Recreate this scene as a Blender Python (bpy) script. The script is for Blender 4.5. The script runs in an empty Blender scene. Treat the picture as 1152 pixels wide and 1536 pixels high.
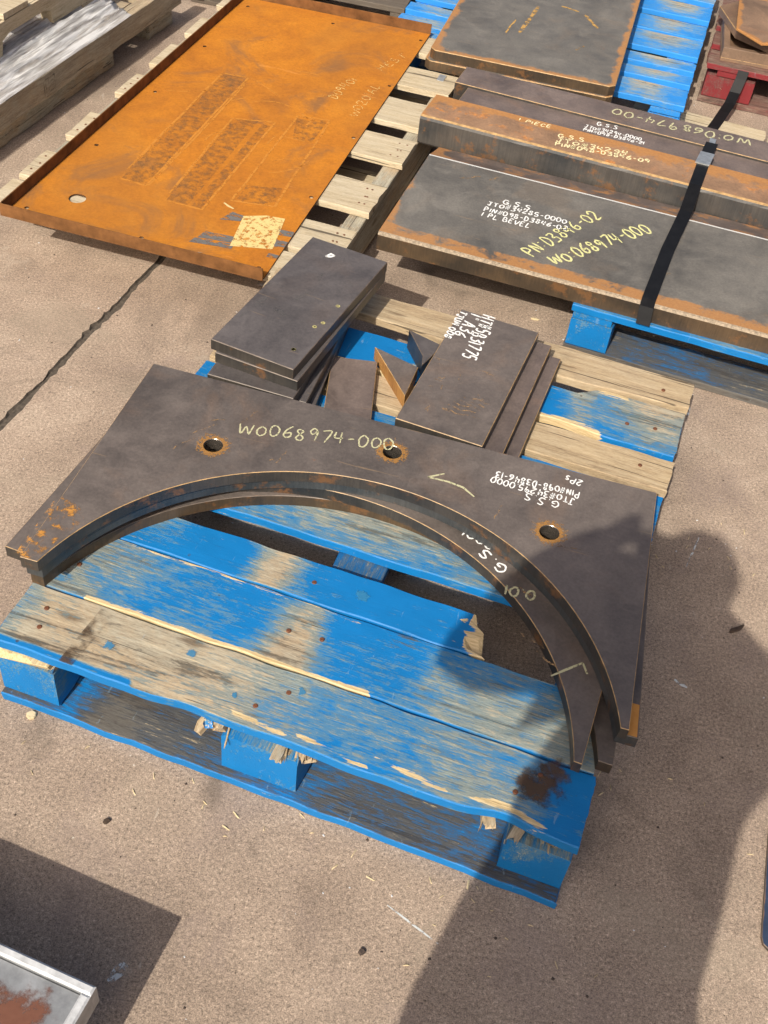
import bpy, bmesh, math, random
from math import radians, sin, cos, pi, atan2, sqrt
from mathutils import Vector, Matrix, noise as mnoise

# ------------------------------------------------------------------ camera, sky, sun
C = bpy.context.scene.collection
S = bpy.context.scene
CAM_H = 1.725
cd = bpy.data.cameras.new('camera'); cam = bpy.data.objects.new('camera', cd); C.objects.link(cam)
cd.sensor_fit = 'VERTICAL'; cd.sensor_height = 24.0; cd.lens = 24.0*1700/1536; cd.clip_end = 200; cd.clip_start = 0.02
pt, rl = radians(45.45), radians(7.55)
fw = Vector((0, cos(pt), -sin(pt))); up0 = Vector((0, sin(pt), cos(pt))); rt0 = Vector((1, 0, 0))
rt = rt0*cos(rl)+up0*sin(rl); up = up0*cos(rl)-rt0*sin(rl)
cam.matrix_world = Matrix(((rt.x, up.x, -fw.x, 0), (rt.y, up.y, -fw.y, 0), (rt.z, up.z, -fw.z, CAM_H), (0, 0, 0, 1)))
S.camera = cam

SUN = Vector((.38, 1.06, -1.0)).normalized()
elev = math.asin(-SUN.z)
w = bpy.data.worlds.new('World'); S.world = w; w.use_nodes = True
wn = w.node_tree.nodes; wl = w.node_tree.links
sky = wn.new('ShaderNodeTexSky'); sky.sky_type = 'NISHITA'; sky.sun_disc = False
sky.sun_elevation = elev; sky.sun_rotation = atan2(-SUN.x, -SUN.y) % (2*pi)
sky.air_density = .75; sky.dust_density = 6.0; sky.ozone_density = .3
wn['Background'].inputs['Strength'].default_value = 0.10
wl.new(sky.outputs[0], wn['Background'].inputs['Color'])
sl = bpy.data.lights.new('sun', 'SUN'); sl.energy = 4.0; sl.angle = radians(0.53); sl.color = (1, .94, .83)
so = bpy.data.objects.new('sun', sl); C.objects.link(so)
so.rotation_mode = 'QUATERNION'; so.rotation_quaternion = SUN.to_track_quat('-Z', 'Y'); so.location = (0, 0, 8)
S.view_settings.view_transform = 'Standard'; S.view_settings.look = 'None'
S.view_settings.gamma = 1; S.view_settings.use_curve_mapping = False
S.view_settings.exposure = 0.2
random.seed(7)

# ------------------------------------------------------------------ materials
class NT:
    def __init__(s, name):
        s.m = bpy.data.materials.new(name); s.m.use_nodes = True
        s.t = s.m.node_tree; s.b = s.t.nodes['Principled BSDF']; s.out = s.t.nodes['Material Output']
        s.tc = s.t.nodes.new('ShaderNodeTexCoord'); s.oi = s.t.nodes.new('ShaderNodeObjectInfo')
        s.P = s.tc.outputs['Object']
    def n(s, k): return s.t.nodes.new(k)
    def put(s, sock, v):
        if hasattr(v, 'is_linked') or isinstance(v, bpy.types.NodeSocket): s.t.links.new(v, sock)
        elif isinstance(v, tuple) and len(v) == 3 and sock.type == 'RGBA': sock.default_value = (*v, 1)
        else: sock.default_value = v
    def math(s, op, a, b=0.0, clamp=False):
        x = s.n('ShaderNodeMath'); x.operation = op; x.use_clamp = clamp
        s.put(x.inputs[0], a); s.put(x.inputs[1], b); return x.outputs[0]
    def vscale(s, v, sc, rnd=False):
        x = s.n('ShaderNodeVectorMath'); x.operation = 'MULTIPLY'; s.put(x.inputs[0], v); x.inputs[1].default_value = sc
        o = x.outputs[0]
        if rnd:
            m = s.n('ShaderNodeVectorMath'); m.operation = 'ADD'; s.put(m.inputs[0], o)
            c = s.n('ShaderNodeCombineXYZ'); r = s.math('MULTIPLY', s.oi.outputs['Random'], 37.0)
            for i in range(3): s.put(c.inputs[i], r)
            s.put(m.inputs[1], c.outputs[0]); o = m.outputs[0]
        return o
    def noise(s, v, scale, det=4, rough=.6, dist=0.0):
        x = s.n('ShaderNodeTexNoise'); s.put(x.inputs['Vector'], v); x.inputs['Scale'].default_value = scale
        x.inputs['Detail'].default_value = det; x.inputs['Roughness'].default_value = rough
        x.inputs['Distortion'].default_value = dist; return x.outputs['Fac']
    def voro(s, v, scale, out='Distance', feat='F1'):
        x = s.n('ShaderNodeTexVoronoi'); s.put(x.inputs['Vector'], v); x.inputs['Scale'].default_value = scale
        x.feature = feat; return x.outputs[out]
    def ramp(s, f, stops, lin=True):
        x = s.n('ShaderNodeValToRGB'); s.put(x.inputs[0], f); e = x.color_ramp.elements
        while len(e) < len(stops): e.new(.5)
        for el, (p, c) in zip(e, stops):
            el.position = p; el.color = (c, c, c, 1) if isinstance(c, (int, float)) else (*c, 1)
        return x.outputs[0]
    def step(s, f, a, b):            # smooth 0..1 between a and b
        x = s.n('ShaderNodeMapRange'); x.interpolation_type = 'SMOOTHSTEP'
        s.put(x.inputs[0], f); x.inputs[1].default_value = a; x.inputs[2].default_value = b
        return x.outputs[0]
    def mix(s, f, a, b, mode='MIX'):
        x = s.n('ShaderNodeMix'); x.data_type = 'RGBA'; x.blend_type = mode
        s.put(x.inputs[0], f); s.put(x.inputs[6], a); s.put(x.inputs[7], b); return x.outputs[2]
    def attr(s, name):
        x = s.n('ShaderNodeAttribute'); x.attribute_name = name; return x.outputs['Fac']
    def bump(s, h, strength, dist=.002):
        x = s.n('ShaderNodeBump'); s.put(x.inputs['Height'], h); x.inputs['Strength'].default_value = strength
        x.inputs['Distance'].default_value = dist; s.put(s.b.inputs['Normal'], x.outputs[0]); return x.outputs[0]
    def done(s, col, rough=.7, spec=.5, metal=0.0):
        s.put(s.b.inputs['Base Color'], col); s.put(s.b.inputs['Roughness'], rough)
        s.put(s.b.inputs['Specular IOR Level'], spec); s.put(s.b.inputs['Metallic'], metal); return s.m
    def alpha(s, a): s.put(s.b.inputs['Alpha'], a)

def m_concrete():
    k = NT('concrete'); P = k.P
    big = k.noise(P, 1.3, 5, .62); mid = k.noise(P, 7, 6, .7, .4); fine = k.noise(P, 170, 3, .75); finer = k.noise(P, 420, 2, .7)
    c = k.ramp(k.math('ADD', k.math('MULTIPLY', big, .5), k.math('MULTIPLY', mid, .5)),
               [(.31, (.222, .166, .126)), (.44, (.322, .245, .186)), (.55, (.395, .303, .230)), (.68, (.475, .375, .29))])
    c = k.mix(1.0, c, k.ramp(fine, [(.30, .46), (.45, .90), (.57, 1.08), (.69, 1.55)]), 'MULTIPLY')
    c = k.mix(1.0, c, k.ramp(finer, [(.32, .60), (.5, 1.0), (.68, 1.38)]), 'MULTIPLY')
    dark = k.step(k.voro(P, 95), .13, .07); c = k.mix(k.math('MULTIPLY', dark, k.step(k.noise(P, 30, 2), .5, .62)), c, (.07, .05, .036))
    lite = k.step(k.voro(P, 120), .14, .06); c = k.mix(k.math('MULTIPLY', lite, k.step(k.noise(k.vscale(P, (1.1, 1.1, 1.1)), 23, 2), .52, .64)), c, (.58, .5, .41))
    st = k.step(k.noise(P, 3.1, 4, .65, .8), .585, .72); c = k.mix(k.math('MULTIPLY', st, .5), c, (.12, .093, .07)); w1 = k.step(k.noise(P, .9, 6, .72, 1.0), .52, .66); c = k.mix(k.math('MULTIPLY', w1, .46), c, (.17, .135, .105))
    pit = k.step(k.voro(P, 14), .055, .02); c = k.mix(k.math('MULTIPLY', pit, k.step(mid, .5, .6)), c, (.085, .065, .05))
    st2 = k.step(k.noise(P, 5.3, 5, .7, .3), .62, .70); c = k.mix(k.math('MULTIPLY', st2, .35), c, (.47, .40, .32))
    scr = k.step(k.noise(k.vscale(P, (7, 1.2, 1)), 9, 3, .6, .6), .70, .745); c = k.mix(k.math('MULTIPLY', scr, .5), c, (.52, .45, .37))
    hue = k.noise(P, 4.2, 5, .7, .6); c = k.mix(k.math('MULTIPLY', k.step(hue, .52, .66), .35), c, (.27, .205, .175)); c = k.mix(k.math('MULTIPLY', k.step(hue, .46, .34), .30), c, (.31, .255, .19))
    drk = k.step(k.noise(P, 11, 6, .75, .5), .585, .70); c = k.mix(k.math('MULTIPLY', drk, .38), c, (.125, .098, .075))
    wf = k.step(k.voro(P, 31), .075, .03); c = k.mix(k.math('MULTIPLY', wf, k.step(k.noise(P, 6, 3), .54, .62)), c, (.62, .56, .47))
    k.bump(k.math('ADD', k.math('MULTIPLY', fine, .7), k.math('MULTIPLY', mid, .6)), .55, .0035)
    return k.done(c, k.ramp(mid, [(.3, .78), (.7, .95)]), .3)

def m_wood(name, paint=None, film=None, raw=((.17, .115, .068), (.38, .285, .18), (.55, .44, .29)), grey=((.14, .122, .092), (.335, .305, .232), (.51, .475, .37)), greyness=.55):
    """paint None: bare wood. Paint comes off where the attribute wear is high; fresh torn wood where fresh is high."""
    k = NT(name)
    v1 = k.vscale(k.P, (1.5, 22, 22), True); v2 = k.vscale(k.P, (9, 120, 120), True); vb = k.vscale(k.P, (1, 1, 1), True); v3 = k.vscale(k.P, (60, 260, 260), True)
    g1 = k.noise(v1, 2.2, 6, .68, .9); g2 = k.noise(v2, 2.0, 5, .75); g3 = k.noise(v3, 1.6, 3, .75)
    blot = k.noise(k.vscale(k.P, (.6, 1, 1), True), 7.5, 7, .74, .5); blot2 = k.noise(k.vscale(k.P, (.42, 1.4, 1), True), 60, 5, .78)
    g = k.math('ADD', k.math('MULTIPLY', g1, .40), k.math('ADD', k.math('MULTIPLY', g2, .34), k.math('MULTIPLY', g3, .26)))
    rawc = k.ramp(g, [(.36, raw[0]), (.48, raw[1]), (.61, raw[2])])
    greyc = k.ramp(g, [(.37, grey[0]), (.475, grey[1]), (.60, grey[2])])
    wood = k.mix(k.math('MULTIPLY', k.step(blot, .38, .6), greyness*1.5, True), rawc, greyc)
    wood = k.mix(k.math('MULTIPLY', k.math('SUBTRACT', k.oi.outputs['Random'], .0), .35), wood, k.mix(.5, wood, (.30, .25, .19)))
    # knots
    kn = k.voro(k.vscale(k.P, (3.2, 11, 11), True), 1.0)
    wood = k.mix(k.math('MULTIPLY', k.step(k.math('ADD', kn, k.math('MULTIPLY', k.math('SUBTRACT', g2, .5), .12)), .13, .04), .7), wood, (.10, .058, .03))
    crack = k.step(k.noise(k.vscale(k.P, (1.2, 55, 55), True), 1.5, 3, .6, .4), .64, .67)
    wood = k.mix(k.math('MULTIPLY', crack, .8), wood, (.045, .033, .024))
    hgt = g; rough = .82
    if paint:
        wear = k.attr('wear'); fresh = k.attr('fresh')
        nz = k.math('ADD', k.math('MULTIPLY', blot, .40), k.math('ADD', k.math('MULTIPLY', g2, .36), k.math('MULTIPLY', blot2, .34)))
        q = k.math('ADD', k.math('MULTIPLY', wear, .62), k.math('MULTIPLY', k.math('SUBTRACT', nz, .55), 1.75))
        p2 = k.mix(k.noise(vb, 9, 4), tuple(x*.80 for x in paint), tuple(min(1, x*1.16) for x in paint))
        p2 = k.mix(k.math('MULTIPLY', k.step(g2, .56, .70), .35), p2, tuple(x*.55 for x in paint))
        col = k.mix(k.step(q, .16, .215), p2, k.mix(.45, film, p2))
        col = k.mix(k.step(q, .26, .36), col, k.mix(.45, film, wood))
        col = k.mix(k.step(q, .43, .51), col, wood)
        # dirt ground into bare grain
        dirt = k.math('MULTIPLY', k.step(k.math('ADD', k.math('MULTIPLY', g1, .6), k.math('MULTIPLY', blot2, .4)), .485, .40), k.step(q, .16, .42))
        scf = k.step(k.noise(k.vscale(k.P, (30, 5, 5), True), 2.4, 4, .7, 1.0), .66, .70); col = k.mix(k.math('MULTIPLY', scf, .30), col, (.30, .42, .50))
        col = k.mix(k.math('MULTIPLY', dirt, .62), col, (.062, .05, .04))
        gm = k.step(k.math('ADD', k.math('MULTIPLY', fresh, -1.0), k.math('MULTIPLY', k.math('SUBTRACT', k.math('ADD', k.math('MULTIPLY', g1, .4), k.math('ADD', k.math('MULTIPLY', g2, .35), k.math('MULTIPLY', blot2, .25))), .5), 3.2)), .38, .62)
        col = k.mix(k.math('MULTIPLY', gm, .72), col, (.060, .052, .046))
        fr = k.step(k.math('ADD', fresh, k.math('MULTIPLY', k.math('SUBTRACT', k.math('ADD', k.math('MULTIPLY', nz, .4), k.math('MULTIPLY', k.math('ADD', g1, g2), .3)), .5), 3.4)), .40, .52)
        col = k.mix(fr, col, k.ramp(g2, [(.3, (.42, .29, .13)), (.6, (.72, .56, .32))]))
        hgt = k.math('SUBTRACT', k.math('MULTIPLY', g, k.math('ADD', k.math('MULTIPLY', k.step(q, .1, .5), .8), .25)), k.math('MULTIPLY', k.step(q, .22, .3), .12))
        rough = k.ramp(q, [(.05, .52), (.4, .85)])
        spots = k.step(k.voro(vb, 26), .10, .05); col = k.mix(k.math('MULTIPLY', k.math('MULTIPLY', spots, k.step(blot2, .52, .6)), .8), col, (.06, .045, .035))
    else:
        dirt = k.step(k.noise(vb, 4.0, 5, .7, .5), .60, .74); wood = k.mix(k.math('MULTIPLY', dirt, .5), wood, (.075, .058, .042))
        col = wood
    k.bump(hgt, .75, .0030)
    return k.done(col, rough, .35)

def m_mill(name, base, rust=.62, rustcol=(.24, .085, .022), rough=(.40, .60), warm=.3, spec=.5):
    k = NT(name); v = k.vscale(k.P, (1, 1, 1), True)
    a = k.noise(v, 3.2, 6, .62, .5); b = k.noise(v, 14, 6, .7, .3); f = k.noise(v, 160, 3, .7)
    lo = tuple(x*.62 for x in base); hi = tuple(x*1.42 for x in base)
    c = k.ramp(k.math('ADD', k.math('MULTIPLY', a, .6), k.math('MULTIPLY', b, .4)), [(.36, lo), (.5, base), (.66, hi)])
    wm = k.step(k.noise(v, 4.6, 5, .66, .8), .50, .68); c = k.mix(k.math('MULTIPLY', wm, warm), c, (base[0]*1.75, base[1]*1.35, base[2]*1.0))
    c = k.mix(1.0, c, k.ramp(f, [(.3, .84), (.5, 1.0), (.72, 1.2)]), 'MULTIPLY')
    # pale water marks and handling smears
    sm = k.step(k.noise(v, 7, 3, .5, 1.6), .57, .64); sm2 = k.step(k.noise(v, 7, 3, .5, 1.6), .72, .65)
    c = k.mix(k.math('MULTIPLY', k.math('MULTIPLY', sm, sm2), .09), c, tuple(min(1, x*2.6) for x in base))
    r = k.step(k.math('ADD', k.math('MULTIPLY', k.noise(v, 9, 6, .75, .6), .7), k.math('MULTIPLY', b, .3)), rust, rust+.09)
    rc = k.ramp(f, [(.32, tuple(x*.6 for x in rustcol)), (.66, tuple(min(1, x*1.5) for x in rustcol))])
    c = k.mix(k.math('MULTIPLY', r, .85), c, rc)
    ed = k.attr('edge'); er = k.step(k.math('ADD', ed, k.math('MULTIPLY', k.math('SUBTRACT', b, .5), 1.4)), .5, .72)
    c = k.mix(k.math('MULTIPLY', er, .8), c, k.mix(f, (.30, .11, .02), (.52, .24, .055)))
    sc = k.step(k.noise(k.vscale(v, (3, 60, 1)), 2.2, 2, .5, .8), .725, .75); c = k.mix(k.math('MULTIPLY', sc, .5), c, (.30, .20, .11))
    rg = k.mix(k.math('MAXIMUM', r, er), k.ramp(b, [(.3, rough[0]), (.7, rough[1])]), (.85, .85, .85))
    k.bump(k.math('ADD', f, k.math('MULTIPLY', b, .8)), .16, .0015)
    return k.done(c, rg, .85)

def m_cut(name, a, b, rough=.45):
    """flame-cut or sheared plate edge: vertical drag lines, brown and blue-black"""
    k = NT(name); v = k.vscale(k.P, (1, 1, .05), True); u = k.vscale(k.P, (1, 1, 1), True)
    n = k.noise(u, 6, 5, .65); d = k.noise(v, 260, 2, .6)
    c = k.ramp(n, [(.36, a), (.62, b)]); c = k.mix(1.0, c, k.ramp(d, [(.3, .84), (.7, 1.16)]), 'MULTIPLY')
    r = k.step(k.noise(u, 17, 5, .7), .54, .66); c = k.mix(k.math('MULTIPLY', r, .65), c, (.19, .085, .028))
    k.bump(d, .2, .001); return k.done(c, rough, .5)

def m_flat(name, col, rough=.6, metal=0.0, var=.25, sc=30, bump=.1, spec=.5):
    k = NT(name); v = k.vscale(k.P, (1, 1, 1), True); n = k.noise(v, sc, 5, .65)
    c = k.ramp(n, [(.3, tuple(x*(1-var) for x in col)), (.7, tuple(min(1, x*(1+var)) for x in col))])
    if bump: k.bump(n, bump, .002)
    return k.done(c, rough, spec, metal)

def m_rusttray():
    k = NT('orange_rust'); v = k.P
    a = k.noise(v, 2.3, 6, .66, .7); b = k.noise(v, 11, 6, .7, .4); f = k.noise(v, 130, 3, .75)
    c = k.ramp(k.math('ADD', k.math('MULTIPLY', a, .55), k.math('MULTIPLY', b, .45)),
               [(.31, (.30, .11, .020)), (.44, (.43, .150, .017)), (.54, (.51, .183, .017)), (.70, (.59, .23, .024))])
    c = k.mix(1.0, c, k.ramp(f, [(.3, .84), (.5, 1.0), (.72, 1.13)]), 'MULTIPLY')
    lg = k.step(k.noise(v, 1.5, 4, .6, .6), .45, .62); c = k.mix(k.math('MULTIPLY', lg, .34), c, (.30, .125, .028)); gr = k.step(k.noise(v, 3.4, 5, .7, .9), .52, .70); c = k.mix(k.math('MULTIPLY', gr, .6), c, (.17, .098, .052))
    sc = k.step(k.noise(k.vscale(v, (2, 24, 1)), 3.1, 4, .6, 1.2), .66, .72); c = k.mix(k.math('MULTIPLY', sc, .45), c, (.66, .27, .06))
    dk = k.step(k.voro(v, 60), .10, .05); c = k.mix(k.math('MULTIPLY', dk, k.step(b, .55, .65)), c, (.09, .045, .02))
    k.bump(k.math('ADD', f, b), .25, .0015); return k.done(c, .86, .25)

def m_mask(name, c0, c1, thr, sc=40, soft=.12, rough=.9, radial=False, stretch=(1, 1, 1), amax=1.0):
    """a thin deposit (chalk, rust bloom, tape residue): noise decides where it holds"""
    k = NT(name); v = k.vscale(k.P, stretch, False); n = k.noise(v, sc, 5, .72); n2 = k.noise(v, sc*3.1, 3, .7)
    c = k.mix(n2, c0, c1); f = n
    if radial: f = k.math('ADD', n, k.math('MULTIPLY', k.math('SUBTRACT', k.attr('edge'), .5), .55))
    k.alpha(k.math('MULTIPLY', k.step(f, thr, thr+soft), amax)); return k.done(c, rough, .2)

BLUE = (.005, .175, .47); FILM = (.13, .245, .285)
M = dict(
    concrete=m_concrete(), joint=m_flat('joint_filler', (.085, .068, .052), .95, var=.55, sc=120, bump=.5),
    blue=m_wood('blue_painted_wood', BLUE, FILM),
    bluepale=m_wood('pale_blue_painted_wood', (.03, .25, .68), (.17, .33, .46)),
    grimyshade=m_wood('shaded_grimy_blue_wood', BLUE, (.050, .066, .088), raw=((.05, .045, .04), (.085, .078, .07), (.13, .12, .105)), grey=((.045, .045, .045), (.075, .078, .08), (.12, .12, .115))),  # bottom boards: grime, plus the shade under the deck put into the colour
    teal=m_wood('dull_blue_painted_wood', (.010, .105, .27), (.08, .115, .135), greyness=.9),
    bare=m_wood('bare_wood', greyness=.35), pale=m_wood('pale_wood', raw=((.30, .225, .13), (.52, .42, .27), (.66, .56, .39)), grey=((.3, .25, .17), (.5, .43, .31), (.62, .55, .42)), greyness=.3),
    tan=m_wood('tan_wood', raw=((.27, .18, .10), (.47, .345, .20), (.61, .485, .31)), grey=((.16, .115, .07), (.38, .285, .18), (.52, .42, .28)), greyness=.4), grey=m_wood('weathered_wood', greyness=.8), dark=m_wood('dark_shaded_wood', raw=((.045, .033, .024), (.085, .064, .046), (.13, .10, .075)), grey=((.04, .033, .027), (.085, .07, .056), (.13, .11, .09))),  # last one: shade behind the tray is put into this dark wood colour
    red=m_wood('red_painted_wood', (.21, .026, .030), (.15, .06, .055), raw=((.10, .05, .036), (.17, .09, .06), (.25, .15, .10)), grey=((.1, .06, .05), (.17, .11, .09), (.26, .19, .15))),
    mill=m_mill('mill_scale_steel', (.120, .098, .085), rust=.66), millblue=m_mill('blue_grey_mill_steel', (.140, .128, .110), rust=.63, warm=.22),
    millpurple=m_mill('purple_brown_mill_steel', (.145, .110, .094), rust=.67), milldark=m_mill('dark_mill_steel', (.092, .080, .077), rust=.70, warm=.15),
    millrust=m_mill('rusting_bar_steel', (.27, .155, .085), rust=.53, rustcol=(.46, .17, .028), warm=.5, rough=(.6, .8)),
    cut=m_cut('flame_cut_edge', (.020, .020, .020), (.056, .048, .040), .38), cutblue=m_cut('blue_cut_edge', (.024, .031, .037), (.058, .060, .060), .34),
    cutlight=m_cut('sheared_edge', (.030, .031, .032), (.078, .068, .058), .45), cutbrown=m_cut('rusty_cut_edge', (.036, .026, .017), (.092, .058, .030), .55),
    burr=m_flat('bright_rusty_arris', (.40, .25, .11), .5, 0.0, .45, 60), burrdark=m_flat('worn_arris', (.15, .115, .09), .45, 0.1, .4, 50),
    bright=m_flat('ground_steel_glint', (.86, .84, .79), .35, .15, .06, 60), burrwhite=m_flat('grainy_cut_lip', (.31, .24, .165), .6, .0, .5, 170, .6),  # first one: sun glint off a ground edge, put in as near-white colour
    hole=m_flat('drilled_bore_steel', (.30, .26, .22), .22, .85, .3, 90, .3),
    rust=m_rusttray(), rustdark=m_flat('rust_brown_lip', (.165, .072, .024), .8, 0, .4, 26, .2, .2), rustdeep=m_flat('dark_rusty_steel', (.115, .05, .018), .85, 0, .45, 24, .2, .2),
    strap=m_flat('black_strapping', (.009, .009, .010), .5, 0, .3, 40, .03, .18), seal=m_flat('galvanised_seal', (.56, .58, .58), .35, .7, .2, 60),
    white=m_mask('white_paint_pen', (.78, .77, .74), (.9, .9, .88), .30, 160), yellow=m_mask('yellow_chalk', (.62, .60, .22), (.74, .72, .40), .32, 190),
    chalk=m_mask('pale_chalk', (.46, .44, .25), (.58, .55, .36), .35, 190), scratch=m_mask('rusty_scratch', (.33, .18, .07), (.48, .32, .17), .42, 90, .2, amax=.75), ywhite=m_mask('cream_paint_pen', (.80, .66, .34), (.86, .78, .5), .34, 160),
    yscratch=m_mask('pale_scratched_writing', (.70, .42, .12), (.76, .52, .2), .42, 110), outline=m_mask('light_rust_line', (.60, .235, .035), (.66, .28, .05), .25, 50, .3, amax=.8),
    halo=m_mask('rust_bloom', (.34, .14, .03), (.55, .30, .09), .56, 150, .12, radial=True, amax=.65),
    residue=m_mask('dark_residue', (.12, .08, .05), (.30, .17, .07), .38, 60, .34, amax=.55), grease=m_mask('dark_grease', (.05, .036, .026), (.12, .075, .045), .43, 16, .25, amax=.8),
    label=m_mask('yellowed_paper', (.62, .40, .10), (.80, .66, .34), .36, 75, .14), labelspot=m_mask('rust_spots', (.45, .2, .04), (.6, .3, .08), .55, 50, .06),
    tape=m_mask('grey_tape', (.11, .105, .10), (.20, .19, .18), .40, 22, .12, stretch=(1, 3, 1)),
    zinc=m_flat('scuffed_zinc', (.36, .37, .38), .42, .45, .35, 22), rim=m_flat('chalky_white_rim', (.56, .57, .58), .6, .1, .28, 45, .3), redrust=m_flat('red_brown_rust', (.20, .085, .05), .85, 0, .5, 16, .3, .2),
    hexbrown=m_mill('brown_steel', (.19, .115, .068), rust=.62, rustcol=(.4, .17, .035), rough=(.6, .8)), hexgold=m_mill('golden_rust_steel', (.34, .18, .065), rust=.5, rustcol=(.6, .3, .05), rough=(.6, .8)),
    nail=m_flat('rusty_nail', (.16, .06, .028), .7, .2, .4, 200), chip=m_flat('fresh_wood_chip', (.62, .5, .3), .8, 0, .25, 90), stone=m_flat('dark_grit', (.07, .05, .04), .9, 0, .4, 90), twig=m_flat('dead_leaf', (.07, .045, .03), .9, 0, .4, 90),
    paintfleck=m_mask('white_paint_fleck', (.55, .57, .56), (.68, .7, .69), .44, 60), skin=m_flat('skin', (.45, .26, .18), .5), cloth=m_flat('navy_cloth', (.03, .04, .07), .9), denim=m_flat('denim', (.05, .07, .13), .9), hair=m_flat('dark_hair', (.03, .02, .015), .6), phone=m_flat('phone_black', (.01, .01, .012), .2))

def m_wrap():
    k = NT('stretch_film'); v = k.vscale(k.P, (1, 1, 1))
    n = k.noise(k.vscale(v, (3.4, 52, 34)), 1.6, 4, .6, .4)
    a = k.ramp(n, [(.34, .38), (.5, .62), (.62, .88)])
    k.alpha(a); c = k.ramp(n, [(.36, (.50, .48, .475)), (.62, (.80, .79, .78))]); k.bump(n, .8, .006)
    return k.done(c, .36, .5)
M['wrap'] = m_wrap()

# ------------------------------------------------------------------ object helpers
def link(o): C.objects.link(o); return o
def tag(o, label, cat, group=None):
    o['label'] = label; o['category'] = cat
    if group: o['group'] = group
    return o
def empty(name, loc, rz=0.0, label=None, cat=None, group=None):
    o = bpy.data.objects.new(name, None); o.empty_display_size = .1; link(o)
    o.location = loc; o.rotation_euler = (0, 0, rz)
    if label: tag(o, label, cat, group)
    return o
def mk(name, vs, fs, mats, parent=None, loc=(0, 0, 0), rz=0.0, fm=None, attrs=None, smooth=False):
    me = bpy.data.meshes.new(name); me.from_pydata([tuple(v) for v in vs], [], fs)
    for m in (mats if isinstance(mats, (list, tuple)) else [mats]): me.materials.append(m)
    if fm:
        for p, i in zip(me.polygons, fm): p.material_index = i
    if attrs:
        for a, vals in attrs.items():
            at = me.attributes.new(a, 'FLOAT', 'POINT')
            for i, x in enumerate(vals): at.data[i].value = x
    if smooth:
        for p in me.polygons: p.use_smooth = True
    o = bpy.data.objects.new(name, me); link(o); o.location = loc; o.rotation_euler = (0, 0, rz)
    if parent: o.parent = parent
    me.update(); return o

def board(name, parent, L, Wd, T, mat, pos, rz=0.0, wear=.3, fresh=0.0, nx=14, ny=3, jag=(0.0, 0.0), rough=.0015, seed=0, prof=None, rot=None, c=.002, slope=(0.0, 0.0), sidewear=None):
    """a sawn board: uneven arrises, optional splintered ends; local x is the grain"""
    rnd = random.Random(seed*7919+13); vs = []; fs = []; wv = []; fv = []
    ff = (lambda s, t: fresh) if not callable(fresh) else fresh
    wf = (lambda s, t: wear) if not callable(wear) else wear
    row = [(t/ny, 0) for t in range(ny+1)]
    n = ny+1+2+2
    for i in range(nx+1):
        s = i/nx; x = -L/2+L*s
        dn, up_ = prof(s) if prof else (0, 0)
        jf = mnoise.noise((s*L*14, seed*3.1, .3))*rough*1.6; jb = mnoise.noise((s*L*14, seed*3.1, 7.3))*rough*1.6
        y0 = -Wd/2+jf+dn; y1 = Wd/2+jb+up_; bow = mnoise.noise((s*L*2, seed*1.7, 4.4))*rough*.7
        ring = []
        for t, _ in row:
            y = y0+c+(y1-y0-2*c)*t; ring.append((y, T/2+bow+mnoise.noise((x*20, y*40, seed))*rough*.3, t, 1))
        ring += [(y1, T/2-c+bow, 1, .0), (y1, -T/2+c+bow, 1, .0), (y0, -T/2+c+bow, 0, .0), (y0, T/2-c+bow, 0, .0)]
        for j, (y, z, t, top) in enumerate(ring):
            xx = x
            if i == 0: xx += slope[0]*(t-.5)
            if i == nx: xx += slope[1]*(t-.5)
            if i == 0 and jag[0]: xx += rnd.uniform(-1, 1)*jag[0]*(1 if top else .7)
            if i == nx and jag[1]: xx += rnd.uniform(-1, 1)*jag[1]*(1 if top else .7)
            vs.append((xx, y, z))
            ww = wf(s, t); wv.append(ww if top else (ww*.35 if sidewear is None else sidewear)); fv.append(ff(s, t))
        k = len(ring)
        if i:
            a = (i-1)*k; b = i*k
            for j in range(k): fs.append((a+j, a+(j+1) % k, b+(j+1) % k, b+j))
    k = ny+5
    fs.append(tuple(range(k-1, -1, -1))); fs.append(tuple(nx*k+j for j in range(k)))
    fs = [tuple(reversed(f)) for f in fs]
    o = mk(name, vs, fs, mat, parent, pos, rz, attrs={'wear': wv, 'fresh': fv})
    if rot: o.rotation_euler = rot
    return o

def block(name, parent, dx, dy, dz, mat, pos, rz=0.0, wear=.2, seed=0, fresh=0.0, c=.004):
    """wood block, grain along local x"""
    return board(name, parent, dx, dy, dz, mat, pos, rz, wear, fresh, nx=6, ny=3, seed=seed, c=c, rough=.003)

def offset(loop, d):
    out = []; n = len(loop)
    for i in range(n):
        p = Vector(loop[i-1]); q = Vector(loop[i]); r = Vector(loop[(i+1) % n])
        a = (q-p).normalized(); b = (r-q).normalized(); na = Vector((-a.y, a.x)); nb = Vector((-b.y, b.x))
        m = na+nb; l = m.length
        m = m/l if l > 1e-6 else na
        out.append(q+m*(d/max(.35, m.dot(na))))
    return out

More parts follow.
